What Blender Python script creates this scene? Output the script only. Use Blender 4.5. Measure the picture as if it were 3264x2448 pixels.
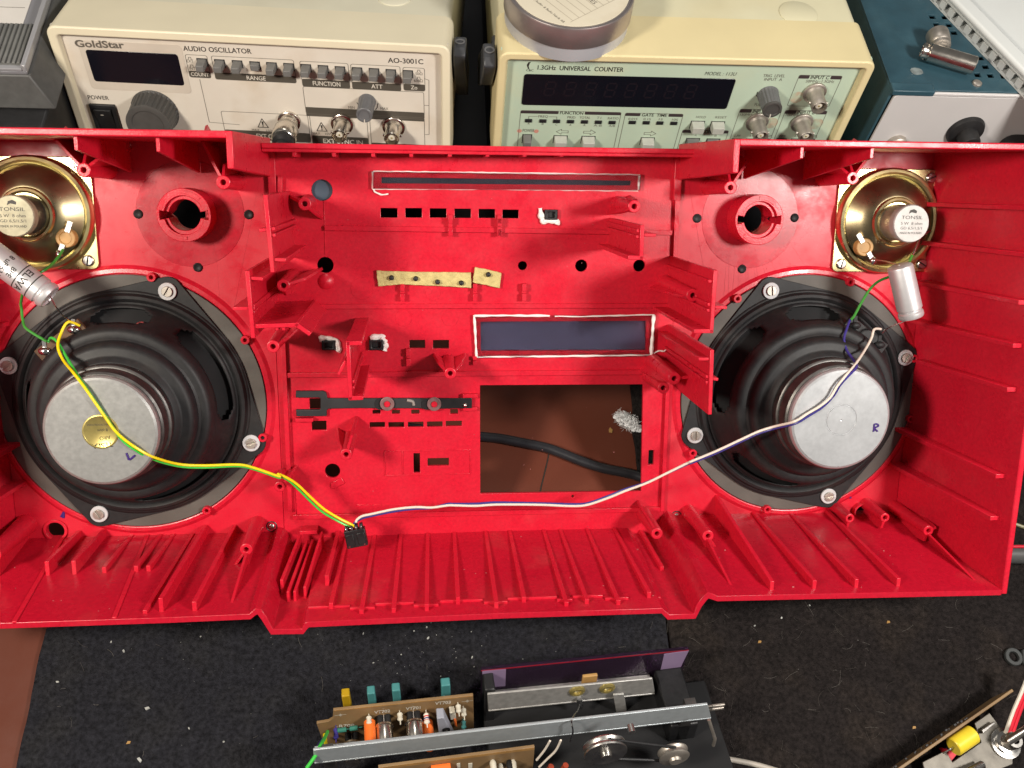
import bpy, bmesh, math, random
from mathutils import Matrix, Vector
from mathutils.noise import noise as pnoise
for _o in list(bpy.data.objects): bpy.data.objects.remove(_o)
S = bpy.context.scene
COL = S.collection
RND = random.Random(7)
MM = 0.001
# ---------------------------------------------------------------- camera (solved from the photograph's vanishing points)
FPX, PCX, PCY, PW = 2980.0, 1632.0, 1224.0, 3264.0
H = 557.76                                           # camera height above the bench, mm
Wm = Matrix(((0.9967113, 0.0006058, 0.0810318), (-0.0411146, -0.8579212, 0.5121335), (0.0698291, -0.5137809, -0.8550749)))
cam = bpy.data.cameras.new('camera'); camo = bpy.data.objects.new('camera', cam); COL.objects.link(camo)
cam.sensor_width = 36.0; cam.lens = 36.0 * FPX / PW; cam.clip_start = 0.01; cam.clip_end = 50
_r, _u, _f = Wm @ Vector((1, 0, 0)), Wm @ Vector((0, -1, 0)), Wm @ Vector((0, 0, 1))
_m = Matrix((_r, _u, -_f)).transposed().to_4x4(); _m.translation = Vector((0, 0, H * MM)); camo.matrix_world = _m
S.camera = camo
# ---------------------------------------------------------------- world, lamps, exposure
wd = bpy.data.worlds.new('World'); S.world = wd; wd.use_nodes = True
_bg = wd.node_tree.nodes['Background']; _bg.inputs[0].default_value = (1.0, 0.97, 0.93, 1); _bg.inputs[1].default_value = 0.15
S.view_settings.view_transform = 'Standard'; S.view_settings.look = 'None'; S.view_settings.exposure = -0.22; S.view_settings.gamma = 1.0
def lamp(name, pos, aim, power, size, col):
    l = bpy.data.lights.new(name, 'AREA'); l.shape = 'DISK'; l.size = size; l.energy = power; l.color = col
    o = bpy.data.objects.new(name, l); COL.objects.link(o); o.location = pos
    o.rotation_euler = (Vector(aim) - Vector(pos)).to_track_quat('-Z', 'Y').to_euler(); return o
lamp('bench_lamp', (-0.47, -0.02, 0.69), (-0.08, 0.30, 0.08), 7.4, 0.13, (1.0, 0.91, 0.79))
lamp('bench_lamp', (0.52, -0.02, 0.67), (0.10, 0.30, 0.08), 7.4, 0.13, (1.0, 0.95, 0.89))
lamp('ceiling_lamp', (0.02, 0.85, 1.40), (0.0, 0.50, 0.15), 3.2, 0.35, (1.0, 0.96, 0.91))

# ================================================================ frames: local u (right), v (up), w (towards viewer), in mm
class Frame:
    def __init__(s, R, o):
        s.R = R; s.o = Vector(o); s.RT = R.transposed()
        s.c = s.RT @ (Vector((0, 0, H)) - s.o)
        m = R.to_4x4(); m.translation = s.o * MM; s.M = m
    def px(s, x, y, w=0.0):
        d = s.RT @ (Wm @ Vector(((x - PCX) / FPX, (y - PCY) / FPX, 1)))
        k = (w - s.c[2]) / d[2]; p = s.c + d * k
        return (p[0], p[1])
    def p3(s, x, y, w=0.0):
        a = s.px(x, y, w); return Vector((a[0], a[1], w))
    def wp(s, p): return s.R @ Vector(p) + s.o
    def sub(s, p):
        return Frame(s.R, s.wp(p))
CAS = Frame(Matrix(((0.9997057, -0.0069868, 0.0232314), (0.0210926, 0.7234016, -0.6901052), (-0.0119840, 0.6903921, 0.7233361))), (25.24, 280.493, 72.066))
OSC = Frame(Matrix(((0.9975799, -0.0135697, -0.0681918), (-0.0640685, 0.2015807, -0.9773743), (0.0270089, 0.9793779, 0.2002235))), (-232.071, 487.874, 158.673))
CNT = Frame(Matrix(((0.9999849, -0.0005433, 0.0054717), (0.0054839, 0.0258266, -0.9996514), (0.0004018, 0.9996663, 0.0258292))), (43.601, 463.371, 170.122))
WLD = Frame(Matrix.Identity(3), (0, 0, 0))
def bench(x, y, z=0.0):
    d = Wm @ Vector(((x - PCX) / FPX, (y - PCY) / FPX, 1)); k = (z - H) / d[2]
    return Vector((d[0] * k, d[1] * k, z))
def at_y(x, y, Y):
    d = Wm @ Vector(((x - PCX) / FPX, (y - PCY) / FPX, 1)); k = Y / d[1]
    return Vector((d[0] * k, Y, H + d[2] * k))
CROP = dict(c1=(0, 0, .3707), c2=(800, 0, .3707), c3=(1550, 0, .3707), c4=(2300, 0, .4358), c5=(0, 420, .4069), c6=(0, 850, .5425),
            c7=(800, 420, .3843), c8=(1500, 420, .3843), d1=(2200, 420, .4810), d2=(2100, 850, .5262), d3=(780, 950, .3617), d4=(1480, 950, .3617),
            d5=(850, 1200, .3391), d6=(1450, 1200, .3391), d7=(0, 1550, .4521), d8=(800, 1550, .4069), e1=(1600, 1550, .4069), e2=(2300, 1500, .4358),
            e4=(900, 2030, .3165), e5=(1450, 2030, .4069), e6=(2300, 2000, .4358), f5=(950, 2180, .2939), f6=(1600, 2200, .3165), f3=(2900, 0, .1808), f4=(0, 0, .2652))
def im(c, x, y):
    a = CROP[c]; return (a[0] + a[2] * x, a[1] + a[2] * y)

# ================================================================ materials
MATS = {}
def mat(name, col, rough=.5, metal=0.0, spec=.5, noise=None, bump=None, rvar=0.0, trans=0.0, ior=1.45, coat=0.0, alpha=None, mix=None):
    """noise=(scale, amount): value variation; bump=(scale, strength, dist); mix=(colour2, scale, lo, hi) blotches of a second colour"""
    if name in MATS: return MATS[name]
    m = bpy.data.materials.new(name); m.use_nodes = True; n = m.node_tree; b = n.nodes['Principled BSDF']; L = n.links
    b.inputs['Base Color'].default_value = (*col, 1); b.inputs['Roughness'].default_value = rough; b.inputs['Metallic'].default_value = metal
    b.inputs['Specular IOR Level'].default_value = spec; b.inputs['Transmission Weight'].default_value = trans; b.inputs['IOR'].default_value = ior
    b.inputs['Coat Weight'].default_value = coat
    tc = n.nodes.new('ShaderNodeTexCoord'); src = None
    if mix:
        t = n.nodes.new('ShaderNodeTexNoise'); t.inputs['Scale'].default_value = mix[1]; t.inputs['Detail'].default_value = 5; L.new(tc.outputs['Object'], t.inputs['Vector'])
        r = n.nodes.new('ShaderNodeMapRange'); r.inputs[1].default_value = mix[2]; r.inputs[2].default_value = mix[3]; L.new(t.outputs[0], r.inputs[0])
        x = n.nodes.new('ShaderNodeMix'); x.data_type = 'RGBA'; L.new(r.outputs[0], x.inputs[0]); x.inputs[6].default_value = (*col, 1); x.inputs[7].default_value = (*mix[0], 1)
        src = x.outputs[2]; L.new(src, b.inputs['Base Color'])
    if noise:
        t = n.nodes.new('ShaderNodeTexNoise'); t.inputs['Scale'].default_value = noise[0]; t.inputs['Detail'].default_value = 6; L.new(tc.outputs['Object'], t.inputs['Vector'])
        r = n.nodes.new('ShaderNodeMapRange'); r.inputs[1].default_value = .3; r.inputs[2].default_value = .7; r.inputs[3].default_value = 1 - noise[1]; r.inputs[4].default_value = 1 + noise[1]; L.new(t.outputs[0], r.inputs[0])
        h = n.nodes.new('ShaderNodeHueSaturation'); L.new(r.outputs[0], h.inputs['Value'])
        if src: L.new(src, h.inputs['Color'])
        else: h.inputs['Color'].default_value = (*col, 1)
        L.new(h.outputs[0], b.inputs['Base Color'])
    if rvar:
        t = n.nodes.new('ShaderNodeTexNoise'); t.inputs['Scale'].default_value = 55; t.inputs['Detail'].default_value = 7; t.inputs['Roughness'].default_value = .65; L.new(tc.outputs['Object'], t.inputs['Vector'])
        r = n.nodes.new('ShaderNodeMapRange'); r.inputs[1].default_value = .3; r.inputs[2].default_value = .7; r.inputs[3].default_value = max(.03, rough - rvar); r.inputs[4].default_value = min(1, rough + rvar)
        L.new(t.outputs[0], r.inputs[0]); L.new(r.outputs[0], b.inputs['Roughness'])
    if bump:
        t = n.nodes.new('ShaderNodeTexNoise'); t.inputs['Scale'].default_value = bump[0]; t.inputs['Detail'].default_value = 4; L.new(tc.outputs['Object'], t.inputs['Vector'])
        p = n.nodes.new('ShaderNodeBump'); p.inputs['Strength'].default_value = bump[1]; p.inputs['Distance'].default_value = bump[2]; L.new(t.outputs[0], p.inputs['Height']); L.new(p.outputs[0], b.inputs['Normal'])
    MATS[name] = m; return m
M_RED = mat('red_plastic', (0.57, 0.010, 0.029), .33, noise=(520, .10), bump=(1100, .25, .0003), rvar=.13, spec=.5, mix=((.60, .032, .048), 34, .60, .82))
M_REDP = mat('red_plastic_scuffed', (0.57, 0.010, 0.029), .37, noise=(900, .05), bump=(1400, .18, .0002), rvar=.18, mix=((.64, .05, .068), 22, .55, .80))
M_REDG = mat('red_plastic_gloss', (0.47, 0.007, 0.024), .28, noise=(420, .10), bump=(1100, .12, .0002), rvar=.09, mix=((.46, .045, .05), 22, .58, .84))  # darker red puts the dimly lit bottom wall's shade into the colour
M_BLK = mat('black_plastic', (.012, .012, .013), .42, noise=(300, .2), bump=(900, .15, .0003), rvar=.1)
M_BLKP = mat('black_paint', (.014, .014, .015), .54, spec=.4, noise=(300, .2), bump=(900, .12, .0003), rvar=.05, mix=((.024, .021, .019), 45, .52, .8))
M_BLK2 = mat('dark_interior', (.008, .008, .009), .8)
M_GASK = mat('grey_baffle', (.105, .095, .083), .62, noise=(60, .22), bump=(500, .2, .0004), mix=((.065, .058, .050), 30, .45, .65))
M_ZINC = mat('zinc_plate', (.60, .61, .62), .42, 1.0, noise=(420, .06), rvar=.05, bump=(500, .08, .0002))
M_MAGP = mat('magnet_plate', (.34, .34, .33), .42, .55, noise=(420, .10), rvar=.04, bump=(500, .12, .0003))
M_STEEL = mat('steel', (.55, .53, .50), .30, 1.0, noise=(200, .15), rvar=.1)
M_DSTEEL = mat('dark_steel', (.12, .115, .11), .45, .9, noise=(150, .3), rvar=.1)
M_NICK = mat('nickel', (.66, .61, .54), .22, 1.0, noise=(160, .12), rvar=.08)
M_DNICK = mat('dull_nickel', (.46, .42, .37), .48, .85, noise=(160, .2), rvar=.1)
M_ALU = mat('aluminium', (.60, .59, .60), .42, .55, noise=(300, .04), rvar=.05)
M_GOLD = mat('yellow_zinc', (.60, .50, .27), .30, 1.0, noise=(60, .12), rvar=.08, mix=((.58, .52, .24), 24, .42, .66))
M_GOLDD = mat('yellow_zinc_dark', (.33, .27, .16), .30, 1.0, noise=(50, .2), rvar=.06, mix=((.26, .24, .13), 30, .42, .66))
M_BRASS = mat('brass_label', (.64, .52, .18), .32, .8, noise=(200, .15))
M_CAN = mat('dull_can', (.36, .34, .24), .60, .4, noise=(140, .25), rvar=.1)
M_WHT = mat('white_plastic', (.72, .72, .70), .40, noise=(200, .03))
M_WASH = mat('grey_washer', (.52, .52, .53), .42, noise=(300, .06))
M_GLUE = mat('white_glue', (.82, .79, .75), .42, noise=(180, .06), bump=(250, .3, .0006))
M_CLEAR = mat('clear_plastic', (.92, .90, .92), .12, trans=1.0, ior=1.28)
M_SMOKE = mat('smoked_lens', (.110, .112, .200), .26, noise=(30, .12), spec=.6)
M_SMOKE2 = mat('smoked_lens_dark', (.060, .085, .115), .22, spec=.6)
M_BRN = mat('brown_bench', (.125, .030, .015), .66, spec=.3, noise=(14, .16), bump=(260, .15, .0004), rvar=.1, mix=((.085, .025, .014), 7, .4, .7))
M_FELT = mat('felt_blue_black', (.0165, .0165, .0205), .95, spec=.15, noise=(420, .5), bump=(900, .9, .0016), mix=((.021, .0205, .022), 40, .48, .75))
M_FELT2 = mat('felt_brown_black', (.0155, .0125, .0120), .95, spec=.15, noise=(420, .5), bump=(900, .9, .0016), mix=((.024, .0185, .0155), 34, .5, .75))
M_CREAM = mat('cream_plastic', (.66, .63, .49), .46, noise=(40, .04), rvar=.08, bump=(900, .08, .0002), mix=((.60, .55, .41), 14, .52, .78))
M_CREAM2 = mat('cream_bezel', (.71, .645, .475), .42, noise=(30, .03), rvar=.06)
M_PANO = mat('beige_panel', (.63, .58, .50), .50, noise=(25, .05), rvar=.05, mix=((.53, .45, .35), 24, .54, .78))
M_YEL = mat('yellowed_plastic', (.67, .63, .43), .44, noise=(40, .04), rvar=.08, bump=(900, .08, .0002), mix=((.62, .55, .34), 12, .50, .75))
M_YEL2 = mat('yellowed_bezel', (.70, .60, .34), .42, noise=(30, .04), rvar=.06)
M_GRNP = mat('green_panel', (.46, .57, .44), .50, noise=(25, .04), rvar=.05, mix=((.50, .54, .38), 24, .55, .8))
M_INK = mat('dark_ink', (.030, .026, .022), .55)
M_INKF = mat('faded_ink', (.12, .105, .085), .55)
M_INKB = mat('brown_band', (.075, .066, .052), .55)
M_INKP = mat('plum_band', (.045, .032, .034), .55)
M_PALE = mat('pale_lettering', (.62, .58, .50), .5)
M_DISP = mat('display_glass', (.006, .006, .010), .16, spec=.5, rvar=.05)
M_SEG = mat('unlit_segment', (.012, .009, .013), .25)
M_BTN = mat('grey_button', (.15, .148, .142), .45, noise=(200, .08), rvar=.05)
M_BTND = mat('dark_button', (.040, .038, .035), .45, noise=(200, .08))
M_BTNL = mat('light_button', (.42, .43, .38), .45, noise=(200, .06))
M_KNOB = mat('knob_grey', (.065, .062, .058), .50, noise=(200, .1))
M_KNOB2 = mat('knob_light', (.13, .13, .135), .42, noise=(200, .1))
M_HNDL = mat('handle_grey', (.045, .047, .052), .42, rvar=.06)
M_TEAL = mat('teal_paint', (.026, .070, .094), .44, noise=(60, .16), bump=(600, .25, .0004), rvar=.1, mix=((.045, .10, .125), 22, .48, .75))
M_GPAN = mat('pale_grey_panel', (.55, .53, .52), .45, noise=(20, .04), rvar=.06)
M_TINP = mat('tin_paper', (.66, .60, .47), .65, noise=(30, .05), mix=((.54, .47, .34), 26, .55, .75))
M_TINM = mat('tin_metal', (.46, .41, .40), .34, .85, noise=(40, .1), rvar=.06)
M_TINB = mat('tin_base', (.52, .53, .56), .38, .3, noise=(40, .06))
M_PCB = mat('circuit_board', (.25, .155, .070), .48, noise=(40, .12), mix=((.17, .10, .045), 28, .4, .7))
M_PCBE = mat('board_edge', (.34, .18, .055), .55, noise=(120, .15))
M_ORG = mat('orange_capacitor', (.80, .16, .025), .35, noise=(200, .05))
M_YCAP = mat('yellow_film', (.75, .56, .035), .35, noise=(200, .04))
M_CER = mat('cream_ceramic', (.60, .56, .46), .40, noise=(200, .08))
M_TEALT = mat('teal_tab', (.06, .22, .22), .35)
M_YTAB = mat('yellow_tab', (.42, .26, .01), .3)
M_WYEL = mat('yellow_wire', (.80, .62, .008), .36)
M_WGRN = mat('green_wire', (.045, .26, .035), .36)
M_WGRN2 = mat('bright_green_wire', (.05, .50, .06), .36)
M_WBLU = mat('blue_wire', (.040, .032, .20), .36)
M_WWHT = mat('white_wire', (.70, .63, .54), .38)
M_WRED = mat('red_wire', (.60, .02, .04), .36)
M_FOAM = mat('foam_strip', (.55, .46, .20), .92, spec=.1, noise=(260, .15), bump=(500, .9, .0012))
M_COTT = mat('cotton', (.86, .88, .89), .95, spec=.1)
M_CABLE = mat('rubber_cable', (.022, .022, .026), .32, noise=(100, .15), rvar=.08)
M_TAN = mat('tan_fibre', (.42, .24, .08), .5, noise=(200, .15))
M_SOLD = mat('solder', (.60, .60, .60), .22, 1.0)
M_DUCT = mat('duct_plastic', (.70, .72, .70), .35, noise=(40, .02))
M_PAPER = mat('scale_card', (.62, .59, .55), .5, noise=(60, .04))
M_GREYB = mat('grey_case', (.085, .085, .082), .48, noise=(200, .12), bump=(700, .2, .0003))
M_RIBG = mat('grey_grip', (.16, .16, .152), .46, noise=(120, .12), rvar=.06)
M_BOARDK = mat('black_shelf', (.007, .007, .009), .55, noise=(30, .3))
M_PURP = mat('purple_acrylic', (.34, .20, .38), .08, trans=.96, ior=1.2)
M_SATZ = mat('satin_zinc', (.46, .50, .52), .46, .55, noise=(300, .06), rvar=.05)
M_SATS = mat('satin_steel', (.42, .41, .39), .48, .55, noise=(260, .15), rvar=.06)
M_LILAC = mat('lilac_pad', (.24, .17, .28), .32)
M_CRIM = mat('crimson_edge', (.28, .008, .02), .25)
M_PURPINK = mat('violet_ink', (.045, .018, .16), .5)
M_DUST = mat('dust', (.36, .36, .34), .9, spec=.1, noise=(300, .3))
M_HAIR = mat('pale_hair', (.13, .115, .10), .6)
M_FUZZ = mat('felt_fuzz', (.022, .020, .021), .9, spec=.1)
M_GREY = mat('grey_scrap', (.045, .048, .048), .5)
M_MICA = mat('washer_plastic', (.18, .10, .10), .30, noise=(200, .3))

# ================================================================ mesh builder
class MB:
    def __init__(s): s.v = []; s.f = []
    def add(s, vs, fs):
        b = len(s.v); s.v += [tuple(p) for p in vs]; s.f += [tuple(b + i for i in f) for f in fs]; return s
    def hexa(s, p):                                  # p[0..3] one face loop, p[4..7] the opposite loop
        return s.add(p, [(0, 1, 2, 3), (7, 6, 5, 4), (0, 4, 5, 1), (1, 5, 6, 2), (2, 6, 7, 3), (3, 7, 4, 0)])
    def box(s, u0, u1, v0, v1, w0, w1):
        return s.hexa([(u0, v0, w0), (u1, v0, w0), (u1, v1, w0), (u0, v1, w0), (u0, v0, w1), (u1, v0, w1), (u1, v1, w1), (u0, v1, w1)])
    def prism(s, poly, w0, w1, poly2=None):
        n = len(poly); q = poly2 or poly
        return s.add([(a[0], a[1], w0) for a in poly] + [(a[0], a[1], w1) for a in q],
                     [tuple(range(n))[::-1], tuple(range(n, 2 * n))] + [(i, (i + 1) % n, n + (i + 1) % n, n + i) for i in range(n)])
    def plate(s, outer, holes, w0, w1):              # flat sheet with real openings
        bm = bmesh.new(); loops = []
        for lp in [outer] + holes:
            vs = [bm.verts.new((a[0], a[1], 0)) for a in lp]
            es = [bm.edges.new((vs[i], vs[(i + 1) % len(vs)])) for i in range(len(vs))]; loops.append(vs)
        bmesh.ops.triangle_fill(bm, use_beauty=True, use_dissolve=False, edges=bm.edges[:], normal=(0, 0, 1))
        bm.verts.index_update(); n = len(bm.verts)
        vv = [v.co.copy() for v in bm.verts]; tri = [tuple(v.index for v in f.verts) for f in bm.faces]; lid = [[v.index for v in l] for l in loops]; bm.free()
        fs = [t for t in tri] + [tuple(i + n for i in t[::-1]) for t in tri]
        for l in lid: fs += [(l[i], l[(i + 1) % len(l)], l[(i + 1) % len(l)] + n, l[i] + n) for i in range(len(l))]
        return s.add([(a[0], a[1], w1) for a in vv] + [(a[0], a[1], w0) for a in vv], fs)
    def cyl(s, p0, p1, r0, r1=None, n=24, caps=True):
        p0, p1 = Vector(p0), Vector(p1); r1 = r0 if r1 is None else r1
        a = (p1 - p0).normalized(); x = a.orthogonal().normalized(); y = a.cross(x)
        vs = [p0 + (x * math.cos(t) + y * math.sin(t)) * r0 for t in [2 * math.pi * i / n for i in range(n)]]
        vs += [p1 + (x * math.cos(t) + y * math.sin(t)) * r1 for t in [2 * math.pi * i / n for i in range(n)]]
        fs = [(i, (i + 1) % n, n + (i + 1) % n, n + i) for i in range(n)]
        if caps: fs += [tuple(range(n))[::-1], tuple(range(n, 2 * n))]
        return s.add(vs, fs)
    def lathe(s, prof, c=(0, 0), n=48, p0=None, p1=None, skip=None):
        """prof [(r, h)]; axis = local w at c, or the line p0->p1"""
        if p0 is None: o = Vector((c[0], c[1], 0)); a, x, y = Vector((0, 0, 1)), Vector((1, 0, 0)), Vector((0, 1, 0))
        else:
            o = Vector(p0); a = (Vector(p1) - o).normalized(); x = a.orthogonal().normalized(); y = a.cross(x)
        vs = []; fs = []; m = len(prof)
        for r, h in prof:
            for i in range(n):
                t = 2 * math.pi * i / n; vs.append(o + a * h + (x * math.cos(t) + y * math.sin(t)) * max(r, .001))
        for j in range(m - 1):
            for i in range(n):
                if skip and skip(j, (i + .5) * 360 / n): continue
                k = (i + 1) % n; fs.append((j * n + i, j * n + k, (j + 1) * n + k, (j + 1) * n + i))
        return s.add(vs, fs)
    def sector(s, c, ro, ri, a0, a1, w0, w1, n=24):
        o = []; q = []
        for i in range(n + 1):
            t = math.radians(a0 + (a1 - a0) * i / n); o.append((c[0] + ro * math.cos(t), c[1] + ro * math.sin(t))); q.append((c[0] + ri * math.cos(t), c[1] + ri * math.sin(t)))
        vs = [(*p, w1) for p in o] + [(*p, w1) for p in q] + [(*p, w0) for p in o] + [(*p, w0) for p in q]; m = n + 1; fs = []
        for i in range(n):
            fs += [(i, i + 1, m + i + 1, m + i), (2 * m + i, 3 * m + i, 3 * m + i + 1, 2 * m + i + 1), (i, 2 * m + i, 2 * m + i + 1, i + 1), (m + i, m + i + 1, 3 * m + i + 1, 3 * m + i)]
        if abs(a1 - a0) < 359.9: fs += [(0, m, 3 * m, 2 * m), (n, 2 * m + n, 3 * m + n, m + n)]
        return s.add(vs, fs)
    def sweep(s, path, r, n=8, sub=5, caps=True):
        P = [Vector(p) for p in path]
        if sub > 1 and len(P) > 2:
            Q = []
            for i in range(len(P) - 1):
                a, b, c, d = P[max(i - 1, 0)], P[i], P[i + 1], P[min(i + 2, len(P) - 1)]
                for j in range(sub):
                    t = j / sub; Q.append(.5 * ((2 * b) + (c - a) * t + (2 * a - 5 * b + 4 * c - d) * t * t + (3 * b - a - 3 * c + d) * t ** 3))
            Q.append(P[-1]); P = Q
        vs = []; fs = []; x = None
        for i, p in enumerate(P):
            d = (P[min(i + 1, len(P) - 1)] - P[max(i - 1, 0)]).normalized()
            x = d.orthogonal().normalized() if x is None else (x - d * x.dot(d)).normalized()
            y = d.cross(x); rr = r(i / (len(P) - 1)) if callable(r) else r
            for k in range(n):
                t = 2 * math.pi * k / n; vs.append(p + (x * math.cos(t) + y * math.sin(t)) * rr)
        for i in range(len(P) - 1):
            for k in range(n): fs.append((i * n + k, i * n + (k + 1) % n, (i + 1) * n + (k + 1) % n, (i + 1) * n + k))
        if caps: fs += [tuple(range(n))[::-1], tuple((len(P) - 1) * n + k for k in range(n))]
        return s.add(vs, fs)
    def ball(s, c, r, n=12, sq=(1, 1, 1)):
        return s.lathe_ball(c, r, n, sq)
    def lathe_ball(s, c, r, n, sq):
        vs = []; fs = []; m = n // 2
        for j in range(m + 1):
            ph = math.pi * j / m
            for i in range(n):
                t = 2 * math.pi * i / n; vs.append((c[0] + r * sq[0] * max(math.sin(ph), .01) * math.cos(t), c[1] + r * sq[1] * max(math.sin(ph), .01) * math.sin(t), c[2] + r * sq[2] * math.cos(ph)))
        for j in range(m):
            for i in range(n): fs.append((j * n + i, (j + 1) * n + i, (j + 1) * n + (i + 1) % n, j * n + (i + 1) % n))
        return s.add(vs, fs)
    def build(s, name, m, parent=None, frame=None, bevel=0.0, smooth=38, segs=2):
        me = bpy.data.meshes.new(name); me.from_pydata([(a[0] * MM, a[1] * MM, a[2] * MM) for a in s.v], [], s.f)
        bm = bmesh.new(); bm.from_mesh(me); bmesh.ops.recalc_face_normals(bm, faces=bm.faces[:]); bm.to_mesh(me); bm.free()
        me.materials.append(m)
        if smooth:
            for p in me.polygons: p.use_smooth = True
            me.set_sharp_from_angle(angle=math.radians(smooth))
        o = bpy.data.objects.new(name, me); COL.objects.link(o)
        if parent is not None: o.parent = parent
        elif frame is not None: o.matrix_world = frame.M
        if bevel:
            b = o.modifiers.new('edge', 'BEVEL'); b.width = bevel * MM; b.segments = segs; b.limit_method = 'ANGLE'; b.angle_limit = math.radians(42); b.use_clamp_overlap = True
        return o
def tag(o, label=None, cat=None, group=None, kind=None):
    for k, v in (('label', label), ('category', cat), ('group', group), ('kind', kind)):
        if v: o[k] = v
    return o
def thing(name, frame, label, cat, group=None):
    o = bpy.data.objects.new(name, None); o.empty_display_size = .02; COL.objects.link(o); o.matrix_world = frame.M
    return tag(o, label, cat, group)
def circ(c, r, n=28, sy=1.0): return [(c[0] + r * math.cos(2 * math.pi * i / n), c[1] + r * sy * math.sin(2 * math.pi * i / n)) for i in range(n)]
def rrect(u0, u1, v0, v1, r, n=4):
    P = []
    for cx, cy, a in ((u1 - r, v1 - r, 0), (u0 + r, v1 - r, 90), (u0 + r, v0 + r, 180), (u1 - r, v0 + r, 270)):
        for i in range(n + 1): t = math.radians(a + 90 * i / n); P.append((cx + r * math.cos(t), cy + r * math.sin(t)))
    return P
def hull(pts):
    pts = sorted(set(pts)); cr = lambda o, a, b: (a[0] - o[0]) * (b[1] - o[1]) - (a[1] - o[1]) * (b[0] - o[0])
    def half(ps):
        h = []
        for p in ps:
            while len(h) > 1 and cr(h[-2], h[-1], p) <= 0: h.pop()
            h.append(p)
        return h[:-1]
    return half(pts) + half(pts[::-1])
_dg = None
def text(parent, s, u0, v0, u1, v1, hgt, m, w=.12, bold=0.0, shear=0.0, name='lettering'):
    """lettering fitted between two baseline points, cap height hgt (mm, local frame)"""
    c = bpy.data.curves.new(name, 'FONT'); c.body = s; c.size = 1; c.offset = bold; c.shear = shear; c.fill_mode = 'FRONT'; c.resolution_u = 3
    t = bpy.data.objects.new(name, c); COL.objects.link(t); bpy.context.view_layer.update()
    me = bpy.data.meshes.new_from_object(t.evaluated_get(bpy.context.evaluated_depsgraph_get())); bpy.data.objects.remove(t)
    xs = [v.co.x for v in me.vertices]; x0, x1 = min(xs), max(xs); cap = .70
    L = math.hypot(u1 - u0, v1 - v0); ex, ey = (u1 - u0) / L, (v1 - v0) / L; sx = L / (x1 - x0); sy = hgt / cap
    for v in me.vertices:
        a, b = (v.co.x - x0) * sx, v.co.y * sy
        v.co = Vector(((u0 + a * ex - b * ey) * MM, (v0 + a * ey + b * ex) * MM, w * MM))
    me.materials.clear(); me.materials.append(m); me.name = name
    o = bpy.data.objects.new(name, me); COL.objects.link(o); o.parent = parent; return o
def textpx(fr, parent, s, c, x0, y0, x1, y1, hpx, m, w=.12, **k):
    a = fr.px(*im(c, x0, y0), w); b = fr.px(*im(c, x1, y1), w); t = fr.px(*im(c, x0, y0 - hpx), w)
    return text(parent, s, a[0], a[1], b[0], b[1], abs(t[1] - a[1]), m, w, **k)

# ================================================================ THE BENCH
b = MB().box(-900, 900, -260, 1100, -25, 0); tag(b.build('bench_top', M_BRN, bevel=2), kind='structure')
def ragged(x0, x1, y0, y1, j, step=7):
    P = []
    def side(a, b_):
        n = max(2, int((Vector(b_) - Vector(a)).length / step)); d = Vector(b_) - Vector(a); nn = Vector((-d.y, d.x)).normalized()
        for i in range(n):
            q = Vector(a) + d * i / n; P.append(tuple(q + nn * j * pnoise(Vector((q.x * .06, q.y * .06, 3.3))) * 2.2))
    side((x0, y0), (x1, y0)); side((x1, y0), (x1, y1)); side((x1, y1), (x0, y1)); side((x0, y1), (x0, y0)); return P
EDGEX = bench(2125, 2030)[0]
o = MB().prism(ragged(-225.5, EDGEX, -150, 214, .5), 0.3, 3.0).build('felt_mat', M_FELT, bevel=.5)
tag(o, 'blue-black felt mat with its left edge showing the brown bench', 'mat')
mr = ragged(EDGEX + .8, 470, -150, 420, .9)
_e = [bench(2040, 1540), bench(2018, 1403), bench(2004, 1234)]
def _mx(y):
    if y < 216: return 0.0
    y = min(max(y, _e[0].y), _e[2].y); a, b_ = (_e[0], _e[1]) if y < _e[1].y else (_e[1], _e[2]); return a.x + (b_.x - a.x) * (y - a.y) / (b_.y - a.y) - EDGEX - .8
mr = [(p[0] + (_mx(p[1]) if abs(p[0] - EDGEX - .8) < 3.5 else 0), p[1]) for p in mr]
o = MB().prism(mr, 0.3, 3.2).build('felt_mat', M_FELT2, bevel=.5)
tag(o, 'brownish-black felt mat covered in pale hairs, beside the blue-black one', 'mat')
exec_stage = 1
# ================================================================ RED CASING (front half of a portable stereo, seen from inside)
cas = thing('red_casing', CAS, 'red plastic stereo casing half leaning back, open ribbed inside facing up', 'casing')
RW = 88.0                                            # depth of the walls up to the rim
C = CAS.px
def ci(c, x, y, w=0.0): return C(*im(c, x, y), w)
UB, UR, VT = 271.0, 289.5, 146.6                     # end wall (base, rim), top wall
prof = [ci('d7', 0, 965, RW), ci('d7', 1180, 925, RW), ci('d7', 1760, 900, RW), ci('d7', 1800, 862, RW), ci('d7', 1840, 870, RW), ci('d7', 1880, 920, RW), ci('d7', 1925, 1010, RW),
        ci('d7', 2130, 1005, RW), ci('d7', 2145, 965, RW), ci('d7', 2170, 957, RW), ci('e1', 0, 995, RW), ci('e1', 1255, 955, RW), ci('e1', 1310, 1005, RW), ci('e1', 1505, 1000, RW), ci('e1', 1525, 930, RW),
        ci('e1', 1570, 870, RW), ci('e1', 1615, 828, RW), ci('e1', 1640, 840, RW), ci('e1', 1690, 860, RW)]
_vr = ci('e2', 2040, 875, RW)[1]
prof = [(-UR, prof[0][1])] + prof + [(UR, _vr)]
def DVf(u): return 10.5 if u < -116 else (11.5 if u < 116 else 14.0)
DV = 13.5
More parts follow.
